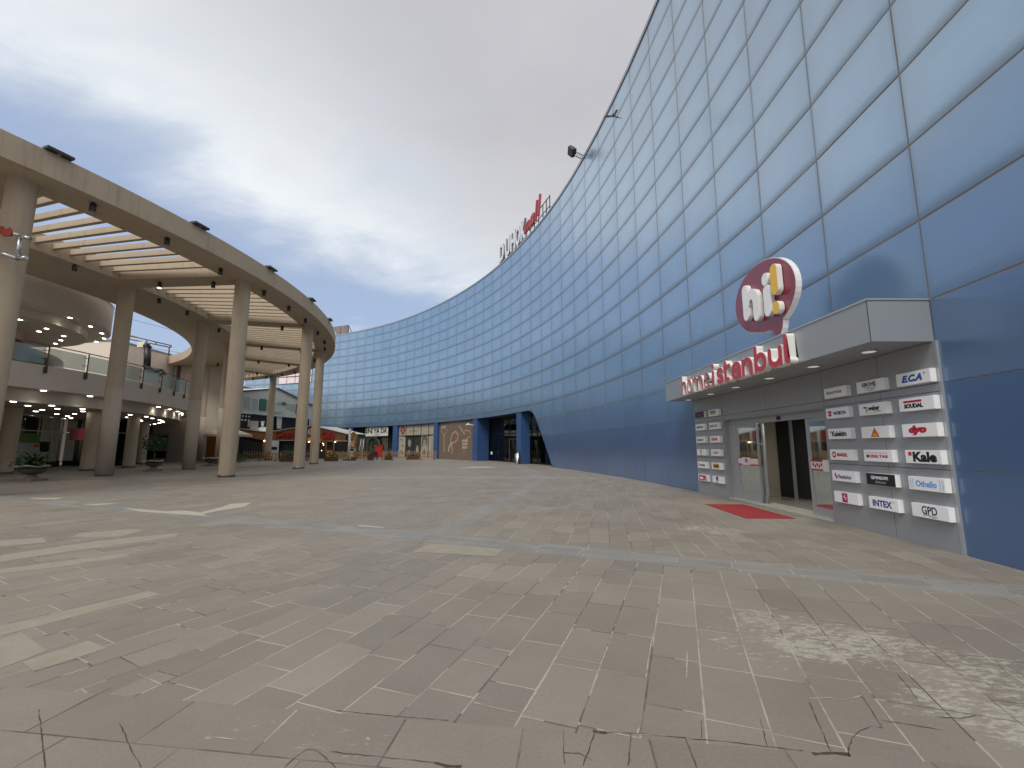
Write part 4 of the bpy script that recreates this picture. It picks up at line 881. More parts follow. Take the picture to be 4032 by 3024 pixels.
b.strip([f_(a,17.46,7.2) for a in (-2,1,3)], [f_(a,17.46,8.0) for a in (-2,1,3)]); b.build('upper_window', BLACK, rb)
b = MB(); b.strip([f_(a,17.5,5.95) for a in range(14,60,4)], [f_(a,17.5,8.6) for a in range(14,60,4)]); b.build('terrace_window', glass('terrace_glazing', (.3,.38,.37), .2), rb)
# downlights
def dl(p, z, m=LITW, r=.12): MB().cyl((p[0],p[1],z-.02),(p[0],p[1],z+.004), r, n=12).build('downlight', m, rb)
LOW = [(-28.4,26.0),(-32.4,30.2),(-30.6,28.9),(-26.9,25.9),(-28.8,28.1),(-33.5,32.7),(-38.2,37.9),(-34.9,34.9),(-36.5,36.8),(-31.9,32.4),(-29.2,30.2),(-27.3,28.2),(-27.9,30.8),(-30.7,34.5),(-31.4,36.3),(-28.7,33.4),(-33.2,39.7),(-34.4,41.3),(-29.2,35.5),(-30.4,37.6),(-31.6,39.9),(-32.7,41.6),(-34.0,43.4),(-35.8,45.2),(-37.6,46.9),(-39.3,48.3),(-26.6,23.6),(-31.5,27.0),(-29.5,23.5)]
for p in LOW: dl(p, 4.0)
for p in ((-25.6,24.1),(-25.6,26.8),(-25.9,29.1),(-27.2,34.1),(-28.0,36.3),(-29.0,38.5),(-30.2,40.6),(-31.6,42.5),(-33.6,44.8)): dl(p, 4.65)
for p in ((-27.3,26.6),(-27.9,28.6),(-28.8,30.4),(-30.0,31.9),(-31.5,32.9)): dl(p, 9.5, r=.1)
for p in ((-28.9,25.3),(-29.4,27.3),(-30.2,29.2),(-30.6,28.0),(-31.6,30.4),(-33.0,31.4)): dl(p, 9.0, r=.1)
# washes on the ceiling edge from the strip lights
for p in ((-25.7,26.8,4.6),(-25.75,24.2,4.6),(-28.05,36.2,4.6),(-29.1,38.5,4.6),(-30.3,40.5,4.6),(-27.3,34.0,4.6),(-27.5,26.6,9.45),(-28.0,28.6,9.45),(-29.0,30.4,9.45)):
    l = bpy.data.lights.new('downlight_beam', 'SPOT'); l.energy = 14; l.spot_size = math.radians(110); l.spot_blend = .6; l.color = (1,.93,.72); l.shadow_soft_size = .05
    o = bpy.data.objects.new('downlight_beam', l); C.objects.link(o); o.location = (p[0], p[1], p[2]); o.parent = rb; o.location = Vector(p)-Vector((-40,30,0))
# balustrade
bl = thing('glass_balustrade', (CF[0]+CF[2],CF[1],5.95), 'curved frosted glass balustrade with brown handrail on the round terrace', 'balustrade')
GA = [-40+4.4*i for i in range(24)]; GA = [a for a in GA if a < 62.6]
cf = lambda a, r, z: Vector((CF[0]+r*math.cos(math.radians(a)), CF[1]+r*math.sin(math.radians(a)), z))
for a, c in zip(GA, GA[1:]):
    b = MB(); AA = angs(a+.12, c-.12, 1.2); b.strip([cf(x,28.22,6.0) for x in AA], [cf(x,28.22,6.92) for x in AA]); b.build('glass_panel', GLB, bl)
for a in GA:
    o = MB().cyl(cf(a,28.30,5.55), cf(a,28.30,7.0), .032, n=8).build('baluster', mat('rust_steel', (.13,.10,.08), .5, .4), bl)
    b = MB(); b.cyl(cf(a,28.3,6.3), cf(a-.5,28.2,6.3), .02, n=6); b.cyl(cf(a,28.3,6.75), cf(a-.5,28.2,6.75), .02, n=6); b.build('clamp', mat('rust_steel', (.13,.10,.08)), o)
    M = Matrix.Identity(4); M = Matrix.Rotation(math.radians(a), 4, 'Z'); M.translation = cf(a,28.24,5.75); MB().box((-.03,-.07,-.22),(.06,.07,.12), M).build('foot_plate', mat('rust_steel', (.13,.10,.08)), o)
MB().tube([cf(a,28.26,7.05) for a in angs(-40,62.4,1.5)], .03, 8).build('handrail', mat('handrail_brown', (.22,.09,.04), .4, var=.2), bl)
# back wall of the mall
bw = thing('beige_mall_wall', (-36,51,0), 'plain beige rendered mall wall behind the round columns', 'building')
b = MB(); b.box((-60,51,0),(-37.25,51.5,10.9)); b.box((-37.25,51,2.85),(-31.4,51.5,10.9)); b.box((-31.75,51,0),(-31.4,51.5,2.85)); b.box((-60,60.0,0),(-41,61,10.9)) ; b.build('wall', mat('mall_wall_render', (.50,.425,.36), .85, var=.07, scale=.9, bump=.15, dirt=.12), bw)
b = MB(); b.box((-60,43,5.96),(-39.2,50.98,12.0)); b.build('upper_wall', PINK, bw)
b = MB(); b.box((-60,42.9,12.0),(-39.1,51,12.15)); b.build('parapet_cap', mat('roof_trim', (.25,.22,.26)), bw)
b = MB(); b.box((-37.2,53,0),(-32.9,53.1,2.85)); b.build('timber_interior', mat('orange_interior', (.30,.11,.02), .6, var=.3), bw)
b = MB(); b.box((-42.6,50.93,.35),(-39.2,51.0,3.0)); b.build('shop_window', mat('black_window', (.012,.012,.013), .12, var=.3), bw); b = MB(); b.box((-42.6,50.89,2.85),(-39.15,50.93,3.0)); b.box((-39.2,50.89,.0),(-39.05,50.97,3.05)); b.box((-42.6,50.89,1.15),(-39.2,50.93,1.3)); b.build('window_frame', mat('frame_plum', (.22,.17,.19), .5), bw)
b = MB(); b.box((-38.72,50.6,5.96),(-38.56,50.99,10.9)); b.build('corner_trim', mat('brown_trim', (.12,.08,.06), .7), bw)
MB().cyl((-31.25,50.9,0),(-31.25,50.9,10.9), .13, n=12).build('downpipe', mat('pale_pipe', (.5,.5,.52), .5), bw)
# further wings of the mall around the plaza
w1 = thing('mall_wing', (-80,85,0), 'plain beige mall wing beyond the round building and the cafe', 'building')
MB().box((-120,74,0),(-50,120,12.5)).build('wall', PINK, w1); MB().box((-120.2,73.8,12.5),(-49.8,120,12.8)).build('parapet_cap', mat('roof_trim', (.25,.22,.26)), w1)
w2 = thing('mall_wing', (-20,-60,0), 'long beige mall wing closing the plaza opposite the concave facade', 'building')
b = MB(); b.box((-120,-75,0),(40,-58,13)); b.box((-120,-58,0),(-95,74,13)); b.build('wall', PINK, w2)
for i in range(14): MB().box((-110+i*10.5,-58.0,.3),(-103+i*10.5,-57.9,3.6)).build('shop_window', mat('black_window', (.012,.012,.013)), w2)
# black duct
dc = thing('black_duct', (-35.9,43.0,6), 'thick black ventilation duct bending down onto the round terrace', 'duct')
dp = [at_y(450+x/4.74, 1250+y/4.74, 43.0) for x, y in ((585,520),(625,545),(610,930),(640,975),(880,1020),(905,1080))]
b = MB(); b.box((-.3,-.3,0),(.3,.3,1)) if False else None
b.tube(dp, .29, 14); b.build('duct_pipe', BLACK, dc)
for x, y in ((640,545),(612,680),(600,900),(655,985)):
    p = at_y(450+x/4.74, 1250+y/4.74, 43.0); MB().cyl(p+Vector((0,0,-.03)), p+Vector((0,0,.03)), .31, n=14).build('duct_band', DGREY, dc)
p = at_y(450+525/4.74, 1250+505/4.74, 43.0); MB().box((p.x-.35,42.8,p.z-.3),(p.x+.35,43.3,p.z+.25)).build('outlet_box', mat('cream_box', (.7,.68,.5), .6), dc)
# roof pipe frame and cables seen through the ring opening
rf_ = thing('roof_pipe_frame', (-38,47,12.1), 'thin brown steel frame standing on the beige roof edge', 'frame')
def rp(x, y): return at_y(450+x/4.74, 1250+y/4.74, 46.8)
b = MB()
for a, c in (((200,320),(1065,525)),((230,395),(1050,560)),((605,430),(602,470)),((775,470),(772,505)),((1025,545),(1018,700)),((1062,525),(1055,560))): b.cyl(rp(*a), rp(*c), .06, n=6)
b.build('frame', mat('brown_steel', (.10,.06,.06), .6), rf_)
b = MB(); b.add([rp(250,310),rp(455,355),rp(380,380),rp(230,345)], [(0,1,2,3)]); b.build('awning', mat('awning_pink', (.45,.35,.35), .7), rf_)
for k, (a, c) in enumerate((((300,30),(1130,245)),((210,490),(1250,665)))):
    tag(MB().cyl(at_y(450+a[0]/4.74,1250+a[1]/4.74,55), at_y(450+c[0]/4.74,1250+c[1]/4.74,55), .02, n=5).build('overhead_cable', BLACK, None, (-40,55,12)), ['thin cable crossing the upper sky gap of the ring opening','thin cable low across the sky gap of the ring opening'][k], 'cable')
# bird on the ring edge
def bird(p, label, s=1.0, fly=False):
    b = MB(); p = Vector(p)
    b.lathe(p, [(0.001,-.0),(.05*s,.03*s),(.07*s,.09*s),(.045*s,.16*s),(.03*s,.2*s),(.001,.24*s)], 10)
    if fly: b.add([p+Vector((0,0,.1*s)), p+Vector((.15*s,.05,.45*s)), p+Vector((.28*s,.1,.5*s)), p+Vector((.12*s,.02,.12*s))], [(0,1,2,3)]); b.add([p+Vector((0,0,.12*s)), p+Vector((-.35*s,.05,.14*s)), p+Vector((-.45*s,.1,.05*s)), p+Vector((-.1*s,.02,.02*s))], [(0,1,2,3)]); b.add([p+Vector((0,0,.12*s)), p+Vector((.3*s,.1,.1*s)), p+Vector((.5*s,.1,.02*s)), p+Vector((.1*s,.02,.0*s))], [(0,1,2,3)])
    else: b.add([p+Vector((0,0,.06*s)), p+Vector((.16*s,0,-.02*s)), p+Vector((.14*s,.03,-.05*s)), p+Vector((-.02*s,.03,.02*s))], [(0,1,2,3)])
    tag(b.build('bird', mat('bird_grey', (.06,.055,.05), .8), None, p), label, 'bird')
bp = at_z(450+915/4.74, 1250+745/4.74, 11.9); bird(bp, 'small dark bird perched on the rim of the round opening', 1.3)
a_, b_, c_ = ray(2415, 462); tt = 19.0; bird((a_*tt, b_*tt, H+c_*tt), 'small grey bird flying in front of the top of the blue facade', .9, True)
# stone urn planters
def urn(x, y, label, plant, s=1.0):
    o = thing('urn_planter', (x,y,0), label, 'planter', 'stone urn planters under the terrace')
    b = MB(); b.box((x-.38*s,y-.38*s,0),(x+.38*s,y+.38*s,.1*s)); b.lathe((x,y,0), [(.30*s,.1*s),(.24*s,.16*s),(.14*s,.22*s),(.17*s,.28*s)], 20); b.build('foot', mat('stone_foot', (.20,.17,.14), .9, var=.4, scale=8, bump=.5), o)
    b = MB(); n = 20; b.lathe((x,y,0), [(.15*s,.28*s),(.34*s,.34*s),(.46*s,.46*s),(.42*s,.58*s),(.50*s,.64*s)], 20); b.build('bowl', mat('stone_bowl', (.10,.075,.06), .85, var=.7, scale=14, bump=1.0, bscale=30), o)
    b = MB()
    for i in range(24):
        w_ = 2*PI*i/24; w2 = 2*PI*(i+1)/24; zz = .66*s+.03*math.sin(4*w_); z2 = .66*s+.03*math.sin(4*w2)
        b.add([(x+.50*s*math.cos(w_),y+.50*s*math.sin(w_),zz-.04),(x+.60*s*math.cos(w_),y+.60*s*math.sin(w_),zz),(x+.60*s*math.cos(w2),y+.60*s*math.sin(w2),z2),(x+.50*s*math.cos(w2),y+.50*s*math.sin(w2),z2-.04),(x+.48*s*math.cos(w_),y+.48*s*math.sin(w_),zz+.04),(x+.48*s*math.cos(w2),y+.48*s*math.sin(w2),z2+.04)], [(0,1,2,3),(1,4,5,2),(4,0,3,5)])
    b.build('rim', mat('stone_rim', (.42,.38,.32), .8, var=.3, scale=10), o)
    MB().cyl((x,y,.55*s),(x,y,.60*s), .44*s, n=18).build('soil', mat('soil', (.03,.02,.015), .95), o)
    rs = random.Random(int(x*10))
    b = MB()
    if plant == 'palm':
        for i in range(46):
            a = rs.uniform(0,2*PI); el = rs.uniform(.55,1.5); L_ = rs.uniform(.85,1.25); w_ = .035; prev = Vector((x,y,.6*s)); d = Vector((math.cos(a),math.sin(a),0)); nn = Vector((-d.y,d.x,0))
            for k in range(5):
                e2 = el-.28*k; nxt = prev+(d*math.cos(e2)+Vector((0,0,math.sin(e2))))*(L_/5)
                for sgn in (-1, 1):
                    b.add([prev, prev+nn*sgn*.16*(1-k/6)+d*.10, nxt], [(0,1,2)])
                prev = nxt
    elif plant == 'bush':
        b.cyl((x,y,.5),(x,y,1.2), .05, n=6)
        for i in range(500):
            a = rs.uniform(0,2*PI); rr = rs.random()**.5*.75; zc = 1.85+rs.gauss(0,.32)*(1-rr*.5); c = Vector((x+rr*math.cos(a), y+rr*math.sin(a), zc)); u_ = Vector((rs.gauss(0,1),rs.gauss(0,1),rs.gauss(0,1))).normalized()*.07; v_ = u_.orthogonal().normalized()*.05
            b.add([c-u_,c+v_,c+u_,c-v_], [(0,1,2,3)])
    if b.v: b.build('foliage', LEAFD, o)
urn(-22.9,21.6, 'stone urn planter with spiky palm like plant near the green banner', 'palm', 1.05)
urn(-24.3,30.6, 'stone urn planter with small leafy tree between the round columns', 'bush', 1.0)
urn(-25.6,38.3, 'empty dark stone urn planter just left of the nearest slender column', None, 1.0)
# green banner + clutter at the storefront
gb = thing('green_banner', (-34.6,31.2,0), 'green and pale printed banner standing under the terrace at the left', 'banner')
A_, B_ = (-33.3,26.2), (-34.6,31.2)
def wq(pts, A, B, m, parent, name, dz=0.0):
    v = [at_wall(x, y, A, B) for x, y in pts]
    n = Vector((B[1]-A[1], -(B[0]-A[0]), 0)).normalized()
    if n.dot(-v[0]) < 0: n = -n
    vs = [p+n*dz for p in v]+[p+n*(dz-.02) for p in v]; k = len(v)
    return MB().add(vs, [list(range(k)), list(range(2*k-1,k-1,-1))]+[[i, (i+1)%k, (i+1)%k+k, i+k] for i in range(k)]).build(name, m, parent)
def c8(l): return [(x/3.686, 1500+y/3.686) for x, y in l]
wq(c8([(60,750),(575,765),(575,1250),(30,1290)]), A_, B_, mat('banner_pale', (.28,.33,.28), .6, var=.35, scale=2), gb, 'panel')
wq(c8([(60,750),(575,765),(575,900),(50,880)]), A_, B_, mat('banner_green', (.05,.14,.02), .6, var=.4, scale=3), gb, 'green_top', .02)
wq(c8([(30,1120),(300,1110),(300,1270),(30,1290)]), A_, B_, mat('banner_green', (.05,.14,.02)), gb, 'green_bottom', .02)
wq(c8([(490,920),(560,918),(560,958),(488,960)]), A_, B_, RED, gb, 'red_label', .03)
wq(c8([(340,850),(380,840),(370,880),(400,910),(360,900)]), A_, B_, mat('banner_orange', (.3,.1,.02)), gb, 'print_swirl', .03)
wb = thing('white_poster_board', (-36,34,0), 'white poster board leaning beside the green banner', 'board')
wq(c8([(575,880),(725,880),(715,1030),(570,1030)]), (-34.6,31.2), (-36.2,34.5), mat('poster_white_dim', (.38,.38,.36), .6), wb, 'panel')
rs_ = thing('red_shop_panel', (-36.5,36,2), 'dark red shop panel behind the glass under the terrace', 'panel')
wq(c8([(1010,690),(1230,690),(1215,860),(1000,860)]), (-34.9,35), (-37.6,37.6), mat('dull_red_panel', (.16,.01,.015), .6), rs_, 'panel')
wf = thing('white_metal_railing', (-33,36,0), 'low white metal railing in front of the dark storefront', 'railing')
b = MB()
P0 = Vector((-36.6,38.9,0)); P1 = Vector((-34.3,36.2,0))
for z in (.55, 1.25): b.cyl(P0+Vector((0,0,z)), P1+Vector((0,0,z)), .035, n=6)
for i in range(12): p = P0.lerp(P1, i/11); b.cyl(p, p+Vector((0,0,1.25)), .022, n=6)
P0 = Vector((-35.6,33.6,0)); P1 = Vector((-34.8,31.8,0))
b.cyl(P0+Vector((0,0,1.1)), P1+Vector((0,0,1.1)), .03, n=6)
for i in range(4): p = P0.lerp(P1, i/3); b.cyl(p, p+Vector((0,0,1.1)), .022, n=6)
b.build('rails', WSIDE, wf)
# ================================================================ GABLE BUILDING, CAFE
GA_, GB_ = (-37.2,61.0), (-34.6,73.0)
gbld = thing('gable_building', (-36,67,0), 'cream gabled prefab upper storey with white windows above a dark open floor', 'building')
def c9(l): return [(900+x/3.687, 1500+y/3.687) for x, y in l]
def gw(l, m, name, dz=0.0, parent=None): return wq(c9(l), GA_, GB_, m, parent or gbld, name, dz)
gw([(100,160),(705,112),(1060,290),(1215,370),(1215,555),(100,440)], CREAM, 'wall')
gw([(100,148),(705,98),(705,116),(100,172)], mat('brown_trim', (.12,.08,.06)), 'eave_trim', .25); gw([(700,98),(1230,358),(1225,380),(700,118)], mat('brown_trim', (.12,.08,.06)), 'eave_trim', .25)
# roof slopes going back (-X)
def gp(x, y): return at_wall(900+x/3.687, 1500+y/3.687, GA_, GB_)
b = MB(); r0, r1, r2 = gp(80,150), gp(705,100), gp(1230,362); bx_ = Vector((-14,3,0)); fx = Vector((.3,-.06,0))
b.add([r0+fx,r1+fx,r1+bx_,r0+bx_], [(0,1,2,3)]); b.add([r1+fx,r2+fx,r2+bx_,r1+bx_], [(0,1,2,3)]); b.build('roof', mat('white_roof_sheet', (.70,.69,.64), .5), gbld)
WF = mat('white_window_frame', (.62,.62,.58), .5); WG = mat('dull_window_glass', (.33,.34,.31), .2, var=.2, scale=1.5)
for q_ in ([(200,215),(440,255),(430,430),(190,400)], [(555,270),(600,278),(595,440),(545,430)], [(700,300),(765,305),(765,400),(700,400)], [(885,325),(970,335),(970,450),(880,445)], [(828,318),(880,322),(875,420),(828,410)]):
    o = gw(q_, WF, 'window', .05); cx = sum(p[0] for p in q_)/4; cy = sum(p[1] for p in q_)/4
    gw([(cx+(x-cx)*.88, cy+(y-cy)*.90) for x, y in q_], WG, 'pane', .08, o)
gw([(315,235),(327,238),(317,415),(305,412)], WF, 'window_mullion', .10)
for q_ in ([(447,258),(545,268),(530,440),(432,428)], [(770,305),(825,310),(822,358),(770,352)]): gw(q_, mat('green_shutter', (.02,.12,.09), .5, var=.3, scale=4), 'shutter', .12)
gw([(975,340),(1035,345),(1028,480),(965,470)], mat('dark_red_cladding', (.09,.025,.02), .6, var=.5, scale=4), 'red_panel', .06)
gw([(115,425),(1215,535),(1215,560),(115,455)], mat('slab_edge', (.50,.49,.44), .8, var=.1), 'floor_slab', .3)
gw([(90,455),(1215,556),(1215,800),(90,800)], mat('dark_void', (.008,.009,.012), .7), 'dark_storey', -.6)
gw([(715,515),(795,525),(780,690),(718,690)], mat('slab_edge', (.50,.49,.44)), 'concrete_post', -.2)
for i in range(5):
    for k in range(2): gw([(130+47*i-8*k,488+4*i+56*k),(153+47*i-8*k,489+4*i+56*k),(151+47*i-8*k,512+4*i+56*k),(127+47*i-8*k,511+4*i+56*k)], mat('grille_block', (.62,.60,.54), .7), 'grille_opening', -.3)
for k, q_ in enumerate(([(672,362),(760,360),(752,455),(668,455)], [(765,362),(828,364),(822,460),(760,458)])):
    o = wq(c9(q_), (-36.5,61), (-33.9,73), mat('ac_unit_grey', (.42,.42,.38), .6, var=.1), None, 'air_conditioner', .05)
    tag(o, ['left one of two pale air conditioner units on the gable wall','right one of two pale air conditioner units on the gable wall'][k], 'air conditioner', 'air conditioners on the gable wall')
# the cafe: low timber building
CY_ = 61.5
cf_ = thing('timber_cafe', (-29,CY_,0), 'low brown timber cafe with red raised lettering and warm lamps', 'cafe')
def cq(l, m, name, dz=0.0, parent=None): return wq(c9(l), (-40,CY_), (-10,CY_), m, parent or cf_, name, dz)
cq([(170,700),(500,742),(640,738),(1000,680),(1200,655),(1360,690),(1700,770),(1700,860),(500,860),(170,800)], WOOD, 'timber_fascia')
cq([(1745,775),(1815,730),(1875,785),(1875,850),(1745,850)], WOOD, 'small_gable', .05); cq([(1738,778),(1815,724),(1820,735),(1750,785)], WHITE, 'gable_edge', .12)
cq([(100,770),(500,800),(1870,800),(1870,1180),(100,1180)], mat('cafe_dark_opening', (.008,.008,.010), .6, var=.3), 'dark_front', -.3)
for q_, m in (([(500,800),(545,800),(540,1180),(490,1180)], WOOD), ([(960,850),(1000,850),(990,1180),(950,1180)], WOOD), ([(1340,848),(1545,855),(1540,890),(1340,885)], WOOD), ([(1430,1010),(1530,1010),(1525,1180),(1425,1180)], mat('orange_timber', (.42,.19,.04), .6)), ([(1520,890),(1545,890),(1540,1180),(1515,1180)], WOOD), ([(1410,890),(1432,890),(1425,1180),(1405,1180)], WOOD), ([(1150,820),(1345,830),(1345,900),(1150,890)], mat('orange_timber', (.42,.19,.04))), ([(1845,850),(1875,850),(1875,1180),(1845,1180)], WOOD)): cq(q_, m, 'timber_frame', .08)
cq([(520,860),(735,865),(725,1180),(520,1180)], mat('pale_poster', (.50,.55,.54), .6, var=.1), 'white_poster', .06); cq([(628,955),(708,958),(705,1000),(628,998)], BLACK, 'poster_plate', .09)
cq([(1752,868),(1852,868),(1845,1180),(1752,1180)], mat('pale_poster', (.50,.55,.54)), 'menu_poster', .08); cq([(1770,985),(1835,985),(1835,1015),(1770,1015)], BLACK, 'menu_text_bar', .11)
q_ = at_y(900+1805/3.687, 1500+925/3.687, CY_-.15); Mq = yfrm(q_.x, q_.y, q_.z); flat([(.6*math.cos(a*PI/8)*(1 if a % 2 else .68), .6*math.sin(a*PI/8)*(1 if a % 2 else .68)) for a in range(16)], Mq, mat('poster_dark_brown', (.08,.04,.03), .6), cf_, 'menu_emblem', 0, .01); flat(ell(0,0,.3,.33), Mq, mat('poster_tan', (.45,.2,.12), .6), cf_, 'menu_emblem_centre', .012, .01)
cq([(740,858),(950,856),(950,868),(740,870)], mat('grey_shutter_box', (.35,.34,.32), .6), 'shutter_box', .1); cq([(1545,862),(1725,866),(1725,878),(1545,874)], mat('grey_shutter_box', (.35,.34,.32)), 'shutter_box', .1)
LRED = mat('cafe_letter_red', (.36,.02,.02), .4)
def ctext(s, x, y, wd, h, **k):
    p = at_y(900+x/3.687, 1500+y/3.687, CY_-.05); text(s, yfrm(p.x, p.y, p.z), wd, h, LRED, cf_, 'raised_letters', .12, .03)
ctext('Coptain', 905, 780, 4.3, 1.15); ctext('Cafe', 1447, 782, 1.75, 1.05)
p = at_y(900+1200/3.687, 1500+738/3.687, CY_-.1); Mq = yfrm(p.x, p.y, p.z); MB().cyl(p+Vector((0,-.1,0)), p, .38, n=24).build('round_emblem', LRED, cf_); MB().ribbon(ell(0,0,.33,.33), .03, .11, .13, Mq, True).build('emblem_ring', WHITE, cf_); text('C', Mq, .25, .3, WHITE, cf_, 'emblem_letter', .02, .02, z=.11)
# cafe roof and clutter
b = MB(); v0 = [at_y(900+x/3.687,1500+y/3.687,CY_-.1) for x, y in ((170,696),(500,738),(640,734),(1000,676),(1200,650),(1360,686),(1700,766))]
b.strip(v0, [p+Vector((0,9,.15)) for p in v0], sm=False); b.build('roof', mat('cafe_roof_sheet', (.45,.43,.40), .6, var=.2), cf_)
b = MB(); b.strip([p+Vector((0,-.05,0)) for p in v0], [p+Vector((0,-.05,.07)) for p in v0], sm=False); b.build('roof_edge', mat('roof_edge_white', (.55,.54,.50), .5), cf_)
for x, y in ((520,870),(1168,885),(1548,886),(1752,882)):
    p = at_y(900+x/3.687, 1500+y/3.687, CY_-.35); MB().lathe(p, [(.001,-.07),(.06,-.04),(.075,0),(.05,.05),(.001,.07)], 10).build('wall_lamp', LITY, cf_)
for x, y in ((1365,905),(1382,915),(1378,932),(1350,1012)):
    p = at_y(900+x/3.687, 1500+y/3.687, CY_+.1); MB().lathe(p, [(.001,-.04),(.035,0),(.001,.04)], 8).build('inside_lamp', LITY, cf_)
# roof equipment above the cafe
ru = thing('rooftop_air_cooler', (-36.5,63,4), 'grey box air cooler on the cafe roof with white hood beside it', 'air cooler')
wq(c9([(310,578),(432,582),(428,715),(305,700)]), (-40,63), (-10,63), mat('ac_unit_grey', (.42,.42,.38)), ru, 'housing'); wq(c9([(170,625),(225,588),(310,580),(305,665),(180,655)]), (-40,63), (-10,63), mat('pale_hood', (.5,.52,.54), .5), ru, 'hood', .02)
wq(c9([(428,690),(470,668),(550,670),(548,728),(450,722)]), (-40,63), (-10,63), WHITE, ru, 'tarp', .05)
vp = thing('roof_vent', (-34.9,63,4.2), 'small white capped vent pipe on the cafe roof', 'vent')
p = at_y(900+490/3.687, 1500+665/3.687, 63); MB().cyl(p, p+Vector((0,0,.5)), .17, n=12).build('pipe', WSIDE, vp); MB().lathe(p+Vector((0,0,.5)), [(.17,0),(.22,.05),(.22,.14),(.18,.2),(.28,.24),(.28,.28),(.001,.3)], 12).build('cap', WSIDE, vp)
# patio umbrella
um = thing('patio_umbrella', (-31.3,52.5,0), 'cream patio umbrella half hidden behind the nearest slender column', 'umbrella')
ux, uy = -30.9, 48.8
zt_ = 4.0-.55; b = MB(); hw = 1.65
b.add([(ux-hw,uy-hw,2.95),(ux+hw,uy-hw,2.95),(ux+hw,uy+hw,2.95),(ux-hw,uy+hw,2.95),(ux,uy,3.75)], [(0,1,4),(1,2,4),(2,3,4),(3,0,4)])
b.add([(ux-hw,uy-hw,2.95),(ux+hw,uy-hw,2.95),(ux+hw,uy+hw,2.95),(ux-hw,uy+hw,2.95),(ux-hw,uy-hw,2.72),(ux+hw,uy-hw,2.72),(ux+hw,uy+hw,2.72),(ux-hw,uy+hw,2.72)], [(0,4,5,1),(1,5,6,2),(2,6,7,3),(3,7,4,0)]); b.build('canopy', mat('umbrella_cream', (.55,.47,.34), .8), um); MB().cyl((ux,uy,0),(ux,uy,3.7), .04, n=8).build('pole', WOODD, um)
# picket fences
def g_at(x, y): return at_z(x, y, 0)
def fence(x0, x1, y0, y1, label, n, h=1.05, px0=None):
    a = g_at(x0, y0); c = g_at(x1, y1); o = thing('picket_fence', a.lerp(c,.5), label, 'fence', 'picket fences in front of the cafe and shops'); d = (c-a).normalized(); nn = Vector((-d.y,d.x,0))
    b = MB()
    for i in range(n+1):
        p = a.lerp(c, i/n); hh = h+.04*math.sin(i*2.1); w_ = .055
        M = Matrix((d, Vector((0,0,1)), nn)).transposed().to_4x4(); M.translation = p
        b.prism([(-w_,.12),(w_,.12),(w_,hh-.06),(0,hh),(-w_,hh-.06)], -.012, .012, M)
    b.build('pickets', WOODP, o)
    for z in (.35, .8):
        b = MB(); M = Matrix((d, Vector((0,0,1)), nn)).transposed().to_4x4(); M.translation = a; b.box((0,z-.05,.014),((c-a).length,z+.05,.045), M); b.build('rail', WOODP, o)
    for i in range(0, n+1, max(1, n//3)):
        p = a.lerp(c, i/n); M = Matrix((d, Vector((0,0,1)), nn)).transposed().to_4x4(); M.translation = p; b = MB(); b.box((-.04,0,.046),(.04,.9,.11), M); b.box((-.05,0,-.2),(.05,.06,.25), M); b.build('post', WOODD, o)
fence(958,1168,1815.2,1816, 'long wooden picket fence in front of the dark part of the cafe', 20, 1.15)
fence(1168,1230,1816,1813, 'short wooden picket fence in front of the cafe door between two columns', 6, 1.15)
fence(1318,1450,1813,1812.5, 'wooden picket fence right of the last slender column near the ladder', 17, 1.1)
fence(1504,1545,1812,1811.5, 'narrow dense wooden picket fence right of the black chairs', 8, 1.1)
fence(1546,1716,1811.5,1808.5, 'wooden picket fence in front of the poster covered shop window', 19, 1.15)
def leafblob(b, c, rx, ry, rz, n, rs, s=.07):
    for i in range(n):
        v = Vector((rs.gauss(0,.5)*rx, rs.gauss(0,.5)*ry, rs.gauss(0,.45)*rz)); u_ = Vector((rs.gauss(0,1),rs.gauss(0,1),rs.gauss(0,1))).normalized()*s; w_ = u_.orthogonal().normalized()*s*.7; q = c+v
        b.add([q-u_,q+w_,q+u_,q-w_], [(0,1,2,3)])
def planter(x0, x1, y, label, ph=.55, n=260, h=.5, dens=1, m=None, d_=.5):
    a = g_at(x0, y); c = g_at(x1, y); o = thing('planter_box', a.lerp(c,.5), label, 'planter', 'wooden planter boxes along the fences')
    b = MB(); b.box((a.x,a.y,.04),(c.x,a.y+d_,h)); b.build('box', WOODD, o)
    b = MB()
    for k in range(3): b.box((a.x-.01,a.y-.02,.06+k*h/3),(c.x+.01,a.y,.04+(k+.82)*h/3))
    b.build('boards', WOODD, o)
    rs = random.Random(int(x0)); b = MB(); mid = a.lerp(c,.5); leafblob(b, Vector((mid.x, a.y+d_/2, h+ph*.45)), (c.x-a.x)*.55, d_*.7, ph, n, rs); b.build('foliage', m or LEAF, o)
planter(1038,1063,1814, 'small square dark planter with a shrub at the left end of the poster', .5, 160)
planter(1098,1160,1819, 'long dark planter box with shrub just left of the second column', .6, 320)
planter(1275,1325,1817, 'long dark planter with bright green plant right of the last column', .5, 260)
planter(1446,1467,1813, 'small square dark planter left of the black chairs', .9, 140, m=mat('dry_shrub', (.10,.09,.04), .8))
planter(1516,1538,1812, 'small square dark planter right of the black chairs', .7, 90, m=mat('dry_shrub', (.10,.09,.04)))
planter(1602,1646,1810.5, 'long low dark planter in front of the portrait posters', .35, 160, m=mat('dry_shrub', (.10,.09,.04)))
for k, (x, y) in enumerate(((925,1822),(948,1818))):
    p = g_at(x, y); rs = random.Random(k); b = MB(); leafblob(b, p+Vector((0,0,.45)), 1.1, .5, .6, 300, rs); tag(b.build('shrub', LEAFD, None, p), ['dark shrub at the foot of the nearest slender column','second dark shrub right beside the first at the fence start'][k], 'shrub')
